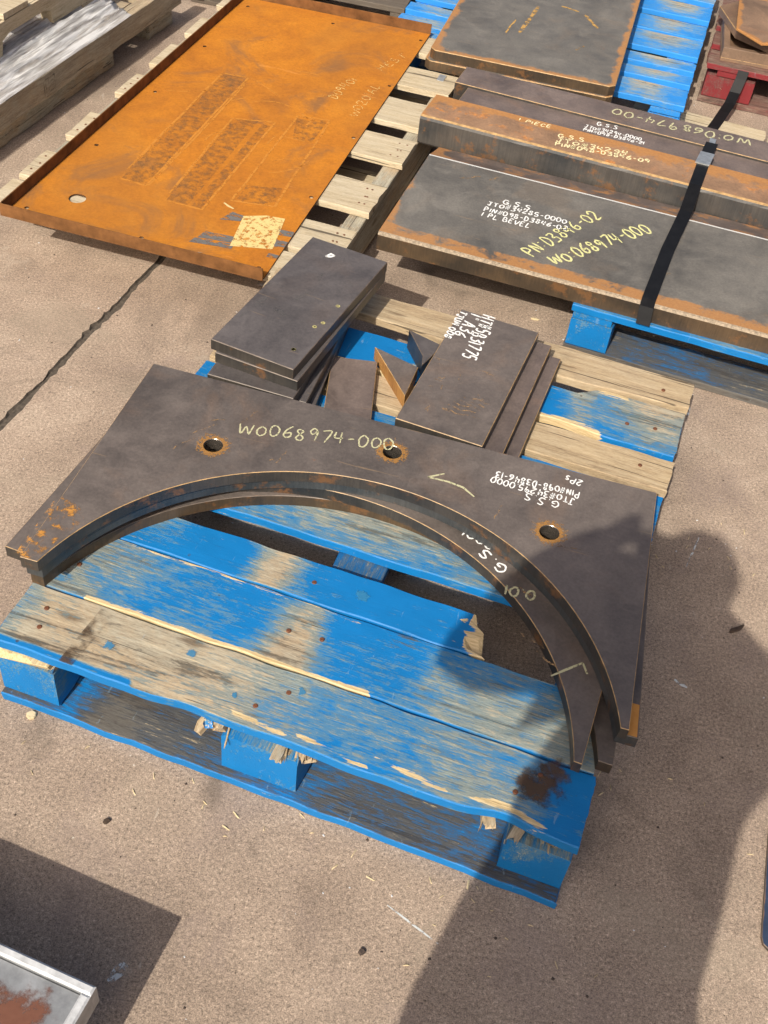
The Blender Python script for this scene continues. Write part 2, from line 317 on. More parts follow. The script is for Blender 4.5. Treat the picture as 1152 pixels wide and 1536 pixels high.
def plate(name, loops, z0, z1, mats, parent=None, loc=(0, 0, 0), rz=0.0, c=.0018, edge=.022, amt=.6, rot=None, inner_loop=None):
    """loops[0]: outline counter-clockwise; further loops: holes (clockwise). mats = face, side, arris[, bore]. The attribute edge rises towards the arris."""
    bm = bmesh.new(); el = bm.verts.layers.float.new('edge'); tops = []; fm = {}
    E = []
    for li, lp in enumerate(loops):
        n = len(lp); ins = offset(lp, c); lp = [Vector(p) for p in lp]
        rt_ = [bm.verts.new((p.x, p.y, z1)) for p in ins]; rs = [bm.verts.new((p.x, p.y, z1-c)) for p in lp]
        rb = [bm.verts.new((p.x, p.y, z0)) for p in lp]
        for r in (rt_, rs, rb):
            for v in r: v[el] = amt if li == 0 else 0
        for i in range(n):
            j = (i+1) % n
            f = bm.faces.new((rs[i], rs[j], rt_[j], rt_[i])); f.material_index = 2 if li == 0 else 3
            f = bm.faces.new((rb[i], rb[j], rs[j], rs[i])); f.material_index = 1 if li == 0 else 3
        inner = rt_
        if li == 0 and edge:
            i2 = inner_loop or offset([v.co.xy for v in rt_], edge); ri = [bm.verts.new((p[0], p[1], z1)) for p in i2]
            for i in range(n):
                j = (i+1) % n
                f = bm.faces.new((rt_[i], rt_[j], ri[j], ri[i])); f.material_index = 0
            inner = ri
        tops.append((inner, rb))
    for which in (0, 1):
        es = []
        for t in tops:
            r = t[which]
            for i in range(len(r)):
                e = bm.edges.get((r[i], r[(i+1) % len(r)])) or bm.edges.new((r[i], r[(i+1) % len(r)])); es.append(e)
        res = bmesh.ops.triangle_fill(bm, edges=es, use_beauty=True, normal=(0, 0, 1 if which == 0 else -1))
        for g in res['geom']:
            if isinstance(g, bmesh.types.BMFace): g.material_index = 0
    bmesh.ops.recalc_face_normals(bm, faces=bm.faces)
    me = bpy.data.meshes.new(name); bm.to_mesh(me); bm.free()
    ms = list(mats)
    while len(ms) < 4: ms.append(ms[1])
    for m in ms: me.materials.append(m)
    o = bpy.data.objects.new(name, me); link(o); o.location = loc; o.rotation_euler = rot or (0, 0, rz)
    if parent: o.parent = parent
    return o
def rect(w_, d_, x=0, y=0): return [(x, y), (x+w_, y), (x+w_, y+d_), (x, y+d_)]
def circ(cx, cy, r, n=28): return [(cx+r*cos(2*pi*i/n), cy-r*sin(2*pi*i/n)) for i in range(n)]   # clockwise: a hole

def box(name, dx, dy, dz, mat, parent=None, loc=(0, 0, 0), rz=0.0, c=.002):
    return plate(name, [rect(dx, dy, -dx/2, -dy/2)], -dz/2, dz/2, [mat, mat, mat], parent, loc, rz, c=c, edge=0)

def wmat(o):
    m = Matrix.LocRotScale(o.location, o.rotation_euler.to_quaternion(), Vector((1, 1, 1)))
    return (wmat(o.parent) @ m) if o.parent else m

def ribbon(name, parent, strokes, wdt, mat, z, rnd=None, world=True):
    """thin drawn strokes lying on a face; strokes are world xy polylines; stored in the parent's own space"""
    rnd = rnd or random.Random(3); inv = wmat(parent).inverted() if world else Matrix(); vs = []; fs = []
    for st in strokes:
        pts = [Vector(p).to_3d() for p in st]
        if len(pts) < 2: continue
        base = len(vs)
        for i, p in enumerate(pts):
            d = (pts[min(i+1, len(pts)-1)]-pts[max(i-1, 0)]); d.z = 0
            d = d.normalized() if d.length > 1e-9 else Vector((1, 0, 0)); nrm = Vector((-d.y, d.x, 0))
            h = wdt/2*rnd.uniform(.75, 1.2)
            if i in (0, len(pts)-1): h *= .7
            for sg in (-1, 1):
                q = p+nrm*h*sg; q.z = z; vs.append(inv @ q)
            if i: b = base+2*(i-1); fs.append((b, b+2, b+3, b+1))
    return mk(name, vs, fs, mat, parent)

GL = {  # hand-printed capitals and figures on a 0..1 by 0..1 cell
 '0': [[(.5, 1), (.15, .8), (.08, .45), (.25, .05), (.6, 0), (.9, .3), (.9, .7), (.5, 1)]], 'O': [[(.5, .85), (.1, .6), (.12, .2), (.5, 0), (.9, .25), (.85, .65), (.5, .85)]],
 '1': [[(.5, 1), (.5, 0)]], '2': [[(.1, .75), (.35, 1), (.75, .9), (.8, .6), (.1, .05), (.95, .05)]], '3': [[(.1, .95), (.7, 1), (.8, .75), (.4, .55), (.85, .4), (.75, .05), (.1, .02)]],
 '4': [[(.2, 1), (.1, .45), (.9, .5)], [(.75, 1), (.65, 0)]], '5': [[(.9, 1), (.25, .98), (.2, .55), (.7, .55), (.85, .25), (.6, 0), (.1, .03)]],
 '6': [[(.8, 1), (.3, .65), (.12, .25), (.4, 0), (.8, .12), (.75, .42), (.2, .35)]], '7': [[(.08, .95), (.92, 1), (.4, 0)]],
 '8': [[(.8, .85), (.4, 1), (.2, .78), (.8, .3), (.55, 0), (.15, .2), (.8, .85)]], '9': [[(.85, .75), (.5, 1), (.15, .75), (.4, .5), (.85, .75), (.7, 0)]],
 'W': [[(.02, .9), (.2, .05), (.5, .7), (.75, .05), (1, .9)]], 'G': [[(.9, .85), (.4, 1), (.1, .5), (.4, 0), (.9, .2), (.9, .45), (.55, .45)]],
 'S': [[(.85, .9), (.4, 1), (.2, .72), (.8, .35), (.6, 0), (.1, .08)]], 'J': [[(.1, 1), (.95, 1)], [(.6, 1), (.55, .1), (.3, 0), (.05, .2)]], 'T': [[(.05, 1), (.95, 1)], [(.5, 1), (.5, 0)]],
 'P': [[(.15, 0), (.2, 1), (.75, .95), (.8, .6), (.2, .5)]], 'I': [[(.5, .9), (.5, 0)]], 'N': [[(.1, 0), (.15, .95), (.8, .05), (.85, 1)]], 'L': [[(.2, 1), (.15, .03), (.85, .05)]],
 'B': [[(.15, 0), (.2, 1), (.7, .95), (.7, .6), (.2, .52), (.85, .4), (.8, .05), (.15, 0)]], 'E': [[(.85, 1), (.2, .98), (.15, .02), (.85, .03)], [(.18, .52), (.7, .55)]], 'V': [[(.05, 1), (.45, 0), (.95, 1)]],
 'D': [[(.15, 0), (.18, 1), (.7, .85), (.88, .45), (.6, .08), (.15, 0)]], 'A': [[(.05, 0), (.5, 1), (.9, 0)], [(.2, .38), (.78, .4)]], 'H': [[(.1, 1), (.12, 0)], [(.85, 1), (.85, 0)], [(.1, .5), (.85, .52)]],
 'U': [[(.1, 1), (.12, .15), (.5, 0), (.85, .15), (.88, 1)]], 'M': [[(.05, 0), (.15, 1), (.5, .35), (.85, 1), (.95, 0)]], 'R': [[(.15, 0), (.2, 1), (.75, .92), (.75, .6), (.2, .5), (.9, 0)]], 'C': [[(.85, .85), (.4, 1), (.1, .5), (.4, 0), (.9, .15)]],
 's': [[(.8, .6), (.4, .68), (.3, .48), (.75, .25), (.5, 0), (.15, .05)]], '.': [[(.42, .02), (.55, .1)]], ':': [[(.42, .15), (.55, .22)], [(.42, .62), (.55, .7)]], '-': [[(.15, .48), (.85, .5)]],
 '#': [[(.35, 1), (.25, 0)], [(.75, 1), (.65, 0)], [(.05, .65), (.98, .7)], [(.02, .3), (.95, .35)]], '"': [[(.35, 1), (.35, .7)], [(.6, 1), (.6, .7)]], '/': [[(.2, 0), (.8, 1)]]}
NARROW = {'.': .4, ':': .5, '1': .45, 'I': .45, '"': .5, '-': .8}
def catmull(pts, n=5):
    if len(pts) < 3: return [Vector(pts[0]).lerp(Vector(pts[-1]), i/3) for i in range(4)]
    P_ = [Vector(p) for p in pts]; out = []
    for i in range(len(P_)-1):
        a = P_[max(i-1, 0)]; b = P_[i]; c_ = P_[i+1]; d = P_[min(i+2, len(P_)-1)]
        for j in range(n):
            t = j/n; out.append(.5*((2*b)+(c_-a)*t+(2*a-5*b+4*c_-d)*t*t+(3*b-a-3*c_+d)*t**3))
    out.append(P_[-1]); return out
def write(parent, text, p0, p1, h, mat, z, w_=.0035, seed=1, name='chalk_writing', flip=False):
    """handwriting along world p0 -> p1; letters stand to the left of that line (flip: to the right)"""
    rnd = random.Random(seed); p0 = Vector(p0); p1 = Vector(p1); d = p1-p0; L = d.length; d = d/L; nrm = Vector((-d.y, d.x))*(-1 if flip else 1)
    ws = [NARROW.get(ch, .95 if ch != 'W' else 1.3) if ch != ' ' else .6 for ch in text]; tot = sum(ws); x = 0; strokes = []
    for ch, cw in zip(text, ws):
        if ch in GL:
            jy = rnd.uniform(-.08, .08); sc = rnd.uniform(.9, 1.12); sh = rnd.uniform(-.05, .18)
            for st in GL[ch]:
                pts = catmull(st) if len(st) > 2 else [Vector(st[0]).lerp(Vector(st[1]), i/3) for i in range(4)]
                strokes.append([p0+d*((x+.08*cw+(p.x*.8+p.y*sh)*cw)/tot*L)+nrm*h*((p.y+jy)*sc)+Vector((rnd.uniform(-1, 1), rnd.uniform(-1, 1)))*h*.012 for p in pts])
        x += cw
    return ribbon(name, parent, strokes, w_, mat, z, rnd)

def disc(name, parent, x, y, r0, r1, z, mat, n=36, inner=1.0, outer=0.0):
    vs = []; fs = []; at = []
    for i in range(n):
        a = 2*pi*i/n
        for k_ in range(4):
            f = k_/3; r = r0+(r1-r0)*f; vs.append((x+r*cos(a), y+r*sin(a), z)); at.append(inner+(outer-inner)*f)
    for i in range(n):
        for k_ in range(3):
            a = i*4+k_; b = ((i+1) % n)*4+k_; fs.append((a, a+1, b+1, b))
    return mk(name, vs, fs, mat, parent, attrs={'edge': at})
def sheet(name, parent, quad, z, mat, world=True):
    inv = wmat(parent).inverted() if world else Matrix()
    return mk(name, [inv @ Vector((q[0], q[1], z)) for q in quad], [tuple(range(len(quad)))], mat, parent)

# ------------------------------------------------------------------ ground
def ground():
    A = Vector((-.863, 1.804)); B = Vector((-.674, 2.515)); d = (B-A).normalized(); n = Vector((d.y, -d.x)); R = 40; vs = []; fs = []; fm = []
    ts = [-R, -8]+[-4+i*.018 for i in range(0, 500)]+[8, R]; rows = []
    rnd = random.Random(5)
    for t in ts:
        p = A+d*t; amp = 1 if -5 < t < 6 else .3
        wl_ = .0085+amp*.007*mnoise.noise((t*9, 0, 0))+rnd.uniform(-.005, .007)*rnd.random(); wr = .0085+amp*.007*mnoise.noise((t*9, 5, 0))+rnd.uniform(-.005, .007)*rnd.random()
        me_ = amp*.006*mnoise.noise((t*2.2, 9, 0))
        r = [p-n*R, p-n*(wl_-me_), p-n*(wl_*.6-me_), p+n*(wr*.6+me_), p+n*(wr+me_), p+n*R]; z = [0, 0, -.004-.003*rnd.random(), -.004-.003*rnd.random(), 0, 0]
        rows.append(len(vs)); vs += [(q.x, q.y, zz) for q, zz in zip(r, z)]
    for i in range(len(ts)-1):
        a, b = rows[i], rows[i+1]
        for j in range(5):
            fs.append((a+j, a+j+1, b+j+1, b+j)); fm.append(1 if j in (1, 2, 3) else 0)
    o = mk('ground', vs, fs, [M['concrete'], M['joint']], fm=fm); o['kind'] = 'structure'; o['label'] = 'worn brown concrete yard with one dark joint'
    return o
ground()

# ------------------------------------------------------------------ main blue pallet
PO = Vector((-.624, 1.122)); PT = -.242
def g2(u, v): return PO+Vector((u*cos(PT)-v*sin(PT), u*sin(PT)+v*cos(PT)))
def main_pallet():
    P_ = empty('wooden_pallet', (PO.x, PO.y, 0), PT, 'worn blue wooden pallet with broken boards carrying the arched steel plates', 'pallet')
    b = M['blue']; zt = .154
    def gs(x, c_, s_): return math.exp(-((x-c_)/s_)**2)
    deck = [
      (0, .133, 1.016, b, lambda s, t: min(1, .84-.42*min(1, max(0, (s-.40)*5))+.10*sin(s*9)-(.75 if t < .1 and s < .25 else 0)-.35*gs(s, .97, .05)-.3*gs(s, 0, .03)), lambda s, t: max(-.52*gs(s, .60, .13)*(.35+.65*t)-.45*gs(s, .38, .05)*t-.40*gs(s, .06, .05)-.42*gs(s, .93, .06), *[.85*max(0, 1-abs(t-(t0+(t1-t0)*(s-s0)/(s1-s0)))/(.45*wd*(.15+min(1, 4*min(s-s0, s1-s)/(s1-s0)))))*1.25 if s0 < s < s1 else 0 for s0, s1, t0, t1, wd in ((.40, .53, .16, .03, .10), (.52, .66, .13, .05, .07), (.66, .79, .22, .10, .09), (.82, .965, .13, .02, .13), (.74, .745, .5, .5, .05))]), 110, 18),
      (.137, .284, 1.012, b, lambda s, t: .12+.50*gs(s, .05, .12)+.80*gs(s, .46, .045)*(.6+.6*(1-t))+.34*min(1, max(0, (s-.56)*4))*(1-.5*t)+.5*gs(s, .30, .10)*max(0, .5-t)+.18*s, lambda s, t: .95 if (t < .02 and .09 < s < .62) else (.42 if t > .96 and .1 < s < .55 else -.55*gs(s, .50, .06)*max(0, 1-t*2)-.40*gs(s, .64, .05)*t-.35*gs(s, .02, .05)), 90, 14),
      (.287, .378, .750, b, lambda s, t: .05+.90*gs(s, .50, .070)+.45*gs(s, .16, .1)*t, lambda s, t: .95 if s > .985 else 0, 60, 6),
      (.437, .580, 1.016, b, lambda s, t: .35+.5*gs(s, .45, .2)*(t+.1), 0, 30, 5),
      (.700, .826, 1.010, b, .25, 0, 16, 4),
      (.845, .943, 1.016, M['tan'], .9, 0, 30, 5),
      (.957, 1.112, 1.014, b, lambda s, t: .10+.85*gs(s, .95, .13)*(.4+.6*t)+.4*gs(s, .78, .04), lambda s, t: (.9 if t < .12 and .62 < s < .85 else 0)+(.8 if t < .10 and s < .42 else 0)+(.9 if t > .9 and .80 < s < .87 else 0), 60, 8),
      (1.117, 1.228, 1.018, M['tan'], .9, 0, 40, 6)]
    decks = {}
    for i, (v0, v1, L, m, wr, fr, nx, ny) in enumerate(deck):
        prof = None; jag = (.002, .002); sl_ = (0, 0)
        if i == 2: jag = (.002, .022); sl_ = (0, -.040); ny = 12
        if i == 6: prof = lambda s: (.014*gs(s, .74, .07), -.034 if s < .77 else -.034*max(0, 1-(s-.77)*25))
        if i == 7: prof = lambda s: (.010+.010*sin(s*7), 0)
        if i == 0: prof = lambda s: (.006*gs(s, .36, .05)+.012*gs(s, .88, .05)+.004*gs(s, .5, .06), 0)
        decks[(v0, v1)] = board('deck_board', P_, L, v1-v0, .022, m, (L/2+(.0 if L > 1 else 0), (v0+v1)/2, zt), 0, wr, fr, nx, ny, jag, .0022, seed=i+1, prof=prof, slope=sl_)
    # three stringer boards under the deck, then nine blocks and the bottom frame
    for i, uc in enumerate((.055, .508, .961)):
        fr_ = .055 if i else .0
        board('stringer_board', P_, 1.225-fr_, .098, .021, b if i != 1 else M['teal'], (uc, fr_+(1.225-fr_)/2, .1315), pi/2, .25, lambda s, t: .9 if s < .02 else 0, 24, 4, (.012, .002), .002, seed=20+i)
        for k_, vc in enumerate((.075, .615, 1.155)):
            block('block', P_, .14, .11 if i != 1 else .135, .098, b if (k_ == 0 or i == 2) else M['teal'], (uc+(.0 if i != 1 else -.02), vc-(.004 if k_ == 0 else 0), .0705), pi/2, .42, seed=30+i*3+k_, fresh=.0)
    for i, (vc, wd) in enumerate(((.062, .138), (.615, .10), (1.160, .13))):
        board('bottom_board', P_, 1.016, wd, .021, M['grimyshade'], (.508, vc-(.008 if i == 0 else 0), .0105), -.012 if i == 0 else 0, lambda s, t: .56+.5*gs(s, .2, .05)*(1-t)-.30*gs(s, .13, .03)-.25*gs(s, .5, .06), 0, 40, 6, (.004, .004), .003, seed=50+i, sidewear=.02)
    # broken ends above the front blocks
    rnd = random.Random(11)
    for uc, vc, n in ((.415, .012, 5), (.545, .012, 6), (.893, .010, 5), (.965, .016, 7), (.075, .012, 3)):
        for j in range(n):
            chunk = j < 3
            L = rnd.uniform(.030, .055) if chunk else rnd.uniform(.02, .06); W_ = rnd.uniform(.012, .022) if chunk else rnd.uniform(.002, .006); hgt = rnd.uniform(.012, .020) if chunk else rnd.uniform(.003, .008)
            board('splinter', P_, L, W_, hgt, (M['tan'], M['grey'], M['blue'], M['tan'], M['bare'])[(j+int(uc*100)) % 5], (uc+rnd.uniform(-.03, .03), vc+rnd.uniform(-.002, .022), .130+rnd.uniform(-.010, .001)), 0, .6, .25, 8, 4, (.012, .012), .006, seed=70+j+int(uc*50), rot=(rnd.uniform(-.3, .3), rnd.uniform(-.3, .2), pi/2+rnd.uniform(-.3, .3)), c=.001)
    # nail heads and oil marks on the boards
    for u, v in ((.90, .055), (.93, .10), (.06, .05), (.05, .09), (.46, .045), (.5, .09), (.45, .21), (.51, .215), (.05, .2), (.95, .9), (.96, 1.03), (.955, 1.17), (.90, 1.02), (.45, .33)):
        o = plate('nail', [[(.0045*cos(a*pi/5), .0045*sin(a*pi/5)) for a in range(10)]], 0, .0028, [M['nail']]*3, None, (0, 0, 0), c=.001, edge=0)
        hb = [q for (p0, p1), q in decks.items() if p0-.01 <= v <= p1+.01][0]; o.parent = hb; o.location = (u-hb.location.x, v-hb.location.y, .0108)
    spot = m_mask('blue_paint_spot', (.02, .20, .42), (.06, .26, .44), .42, 90, .10, radial=True, amax=.7)
    for k_, (u, v, q) in enumerate(((.185, .060, .010), (.32, .100, .009), (.42, .05, .006), (.52, .10, .007), (.54, .335, .013))):
        disc('paint_spot', P_, u, v, 0, q*1.5, .1674, spot, 14, .95, .05)
    disc('grease_stain', P_, .930, .078, 0, .060, .1672, m_mask('brown_grease', (.05, .034, .024), (.13, .078, .046), .40, 30, .25, radial=True, amax=.85), 30, 1.0, .05)
    disc('grease_stain', P_, .955, .118, 0, .040, .1674, m_mask('brown_grease', (.06, .04, .026), (.15, .09, .05), .42, 34, .25, radial=True, amax=.8), 24, 1.0, .05)
    sheet('grease_stain', P_, [g2(u, v) for u, v in ((.125, .0), (.15, .0), (.165, .125), (.135, .125))], .1672, M['grease'])
    return P_
main_pallet()

# ------------------------------------------------------------------ arched plates
ARC_W, ARC_D, ARC_CX, ARC_R, ARC_CY = 1.046, .555, .538, .509, -.676
def arch_outline(mirror=False, xl=0.0, xr=ARC_W):
    hw = sqrt(ARC_R**2-(ARC_CY+ARC_D)**2); a0 = atan2(-ARC_D-ARC_CY, -hw); a1 = atan2(-ARC_D-ARC_CY, hw)
    pts = [(xl*.6, 0), (xl, -ARC_D)]
    N_ = 72
    for i in range(N_+1):
        a = a0+(a1-a0)*i/N_; pts.append((ARC_CX+ARC_R*cos(a), ARC_CY+ARC_R*sin(a)))
    if xl > .02: pts = pts[:2]+[p for p in pts[2:] if p[0] > xl+.03]
    pts += [(xr, -ARC_D), (ARC_W-.015, 0)]
    return [(ARC_W-x, y) for x, y in reversed(pts)] if mirror else pts
HOLES = [(.208, -.183), (.529, -.077), (.853, -.178)]
def arch(u, v, rot, z0, label, mats, mirror=False, xl=0.0, xr=ARC_W):
    p = g2(u, v)
    o = plate('arched_steel_plate', [arch_outline(mirror, xl, xr)]+[circ(ARC_W-x if mirror else x, y, .0185) for x, y in HOLES], .0003, .0253, mats, None, (p.x, p.y, z0), PT+rot, c=.0010, edge=.004, amt=.42)
    return tag(o, label, 'steel plate', 'arched steel plates stacked on the blue pallet')
am = [M['mill'], M['cut'], M['burr'], M['hole']]; am2 = [M['mill'], M['cutblue'], M['burrdark'], M['hole']]
a4 = arch(-.030, .686, radians(.8), .1652, 'lowest arched plate of the pile, lying directly on the blue boards', [M['mill'], M['cutbrown'], M['burrdark'], M['hole']], False, .019, 1.056)
a3 = arch(-.040, .704, radians(-2.1), .1906, 'second arched plate from the bottom, set nearer the camera than the upper pair', am)
a2 = arch(-.040, .664, radians(3.45), .2160, 'arched plate directly under the top one, its right tip orange with rust', am2, False, .014, 1.066)
a1 = arch(-.040, .655, radians(3.5), .2414, 'topmost arched steel plate with three rust-ringed holes and chalked order chalked order number', am, False, .012)
for x, y in HOLES:
    disc('rust_bloom', a1, x, y, .0185, .050, .0258, M['halo'])
    rnd = random.Random(int(x*999)); rays = []
    for q in range(13):
        a = rnd.uniform(0, 2*pi); r0 = rnd.uniform(.021, .03); r1 = r0+rnd.uniform(.003, .026)*rnd.random()
        rays.append([wmat(a1) @ Vector((x+cos(a)*(r0+(r1-r0)*i/3), y+sin(a)*(r0+(r1-r0)*i/3), 0)) for i in range(4)])
    ribbon('rust_ray', a1, rays, .0017, M['scratch'], .2414+.0262, rnd)['kind'] = 'stuff'
z1 = .2414+.0259
for (u0, v0, u1, v1) in ((.13, .50, .165, .545), (.115, .445, .14, .49), (.20, .56, .215, .61), (.84, .50, .90, .51), (.14, .54, .17, .56), (.305, .49, .31, .53), (.29, .49, .30, .495), (.72, .52, .725, .56)):
    n_ = 7; rnd = random.Random(int(u0*1000))
    ribbon('scratch', a1, [[g2(u0+(u1-u0)*i/n_+rnd.uniform(-.002, .002), v0+(v1-v0)*i/n_+.004*sin(i/n_*pi)) for i in range(n_+1)]], .0019, M['scratch'], z1, rnd)
write(a1, 'WO068974-000', g2(.203, .535), g2(.495, .618), .031, M['chalk'], z1, .0033, 3)
write(a1, 'G.S.S', g2(.825, .612), g2(.755, .612), .017, M['white'], z1, .0027, 4)
write(a1, 'JTO#34295.0000', g2(.848, .634), g2(.686, .626), .016, M['white'], z1, .0027, 5)
write(a1, 'PIN#098-D3846-13', g2(.853, .657), g2(.69, .645), .016, M['white'], z1, .0027, 6)
write(a1, '2Ps', g2(.852, .688), g2(.815, .690), .017, M['white'], z1, .0027, 7)
ribbon('chalk_arrow', a1, [[g2(.671, .560), g2(.645, .575), g2(.615, .578), g2(.576, .574)], [g2(.576, .574), g2(.588, .584), g2(.602, .596)]], .005, M['chalk'], z1)
sheet('rust_patch', a1, [wmat(a1) @ Vector((x, y, 0)) for x, y in ((.0015, -.5535), (.040, -.5535), (.052, -.50), (.074, -.44), (.05, -.415), (.004, -.40))], z1+.0001, m_mask('orange_rust_patch', (.42, .17, .03), (.58, .30, .08), .50, 48, .14))
sheet('rust_patch', a2, [wmat(a2) @ Vector((x, y, 0)) .to_3d() for x, y in ((1.034, -.5535), (1.0635, -.5535), (1.060, -.49), (1.04, -.49))], .2160+.0257, m_mask('tip_rust', (.50, .21, .05), (.60, .30, .09), .30, 34, .12))
z3 = .1906+.0259
write(a3, 'G.S', g2(.775, .458), g2(.715, .492), .018, M['white'], z3, .0036, 8)
write(a3, '0001', g2(.735, .505), g2(.672, .523), .016, M['white'], z3, .0032, 9)
write(a3, '0.01', g2(.835, .427), g2(.775, .422), .022, M['chalk'], z3, .004, 10)
ribbon('chalk_tick', a3, [[g2(.900, .258), g2(.921, .281), g2(.944, .306)], [g2(.944, .306), g2(.956, .286)]], .005, M['chalk'], z3)
for u, v, du, dv in ((.815, .33, .06, -.02), (.80, .425, .03, -.012), (.86, .30, .05, -.025), (.79, .47, .02, -.01)):
    ribbon('scratch', a3, [[g2(u+du*i/5, v+dv*i/5+.002*sin(i*2)) for i in range(6)]], .004, M['scratch'], z3)

# ------------------------------------------------------------------ loose plates at the back of the blue pallet
def flat(name, u, v, wd, dp, rot, z, t, mats, label, cat='steel plate', group=None, amt=.2, c=.0013):
    p = g2(u, v); o = plate(name, [rect(wd, dp)], .0003, t-.0003, mats, None, (p.x, p.y, z), PT+radians(rot), c=c, edge=.012, amt=amt)
    return tag(o, label, cat, group)
T = .0254; dk = [M['milldark'], M['cut'], M['burrdark']]; pl = [M['mill'], M['cut'], M['burrdark']]
G1 = 'small plates piled by the orange tray'
flat('steel_plate', .098, .725, .185, .44, 7.5, .1652, T, dk, 'bottom plate of the fanned pile, twisted furthest to the right', group=G1)
flat('steel_plate', .085, .718, .185, .44, 4.0, .1906, T, dk, 'second plate up in the fanned pile, twisted slightly to the right', group=G1)
flat('steel_plate', .064, .700, .188, .45, 1.0, .2160, T, dk, 'middle plate of the fanned pile, its front corner reaching the arched plate', group=G1)
flat('steel_plate', .062, .742, .188, .45, -4.2, .2414, T, dk, 'plate just beneath the large dark top plate of the fanned pile', group=G1)
s1 = flat('steel_plate', .050, .748, .190, .452, -5.6, .2668, T, dk, 'thick dark blank plate topping the fanned pile beside the orange tray', group=G1)
zz = .2668+.0259
ribbon('chalk_tick', s1, [[g2(.150, 1.135), g2(.158, 1.150), g2(.168, 1.146)], [g2(.150, 1.135), g2(.160, 1.138), g2(.168, 1.146)]], .007, M['white'], zz)
for pts in (((.06, .83), (.075, .86), (.09, .90), (.085, .96)), ((.09, .90), (.12, .905), (.16, .885)), ((.15, .95), (.17, 1.0), (.165, 1.07)), ((.06, .965), (.10, .985), (.12, .93), (.13, .89))):
    ribbon('water_mark', s1, [[g2(*q) for q in catmull(pts)]], .014, m_mask('grey_smear', (.13, .125, .125), (.17, .16, .155), .42, 30, .3, amax=.45), zz)
for u, v, q in ((.215, .79, .0055), (.225, .88, .0022), (.236, .90, .0016), (.243, .97, .0018)):
    p = wmat(s1).inverted() @ Vector((*g2(u, v), zz)); disc('paint_spot', s1, p.x, p.y, 0, q, .0258, m_mask('spot', (.30, .27, .13), (.42, .37, .2), .35, 300), 7, .8, .6)
    p = wmat(s1).inverted() @ Vector((*g2(u, v), zz)); disc('paint_spot', s1, p.x, p.y, 0, .005, .0258, m_mask('spot', (.42, .37, .16), (.5, .45, .2), .35, 200), 10, .8, .6)
flat('steel_plate', .318, .690, .100, .255, 15.5, .1652, .019, [M['millpurple'], M['cut'], M['burr']], 'small narrow brown plate lying alone between the two piles', amt=.15)
def gusset(pts, z, t, mats, label):
    w_ = [g2(*q) for q in pts]; c0 = sum((Vector(q) for q in w_), Vector((0, 0)))/3
    lp = [(q-c0) for q in w_]
    if (lp[1]-lp[0]).cross(lp[2]-lp[0]) < 0: lp.reverse()
    return tag(plate('steel_gusset', [[tuple(q) for q in lp]], .0003, t, mats, None, (c0.x, c0.y, z), 0, c=.0012, edge=.008, amt=.3), label, 'steel gusset', 'triangular gussets by the marked plates')
gusset(((.329, .990), (.438, .964), (.443, .858)), .1652, .034, [M['mill'], m_cut('orange_sawn_edge', (.22, .10, .03), (.42, .21, .06), .7), M['burr']], 'triangular steel gusset with an orange rusty edge, nearer the camera')
gusset(((.383, 1.062), (.468, 1.040), (.448, .952), (.440, .985)), .1652, .050, [M['milldark'], M['cut'], M['burrdark']], 'dark triangular steel gusset half behind the plates marked in white')
G2 = 'plates with white writing at the back of the blue pallet'
hm = [M['millpurple'], M['cutbrown'], M['burr']]
flat('steel_plate', .512, .748, .200, .40, -1.0, .1652, T, hm, 'lowest plate of the white-marked pile, showing furthest right', group=G2)
flat('steel_plate', .490, .742, .193, .41, -1.2, .1906, T, hm, 'middle plate of the white-marked pile, peeping out as a narrow strip', group=G2)
h1 = flat('steel_plate', .459, .736, .184, .418, -2.0, .2160, T, [M['mill'], M['cut'], M['burr']], 'top plate of its pile, lettered HT#5B31775 in white paint', group=G2, amt=.3)
zz = .2160+.0259
write(h1, 'HT#5B31775', g2(.526, 1.158), g2(.524, .985), .028, M['white'], zz, .0044, 21, 'white_lettering')
write(h1, '1" A36', g2(.498, 1.150), g2(.487, 1.052), .026, M['white'], zz, .0044, 22, 'white_lettering')
write(h1, 'TJUM 008', g2(.474, 1.148), g2(.468, 1.035), .014, M['white'], zz, .004, 23, 'white_lettering')
for i in range(5):
    u = .565+.004*i; v = .805+.014*i
    ribbon('scratch', h1, [[g2(u-.03+.06*k_/4+.004*i, v+.004*sin(k_*2+i)) for k_ in range(5)]], .0030, M['scratch'], zz)
for i in range(16):
    rnd = random.Random(100+i); u = .48+rnd.random()*.13; v = .76+rnd.random()*.22; a = rnd.uniform(0, pi)
    ribbon('scratch', h1, [[g2(u+cos(a)*.028*rnd.random()*k_/3, v+sin(a)*.028*k_/3*rnd.random()) for k_ in range(4)]], .002, M['scratch'], zz)

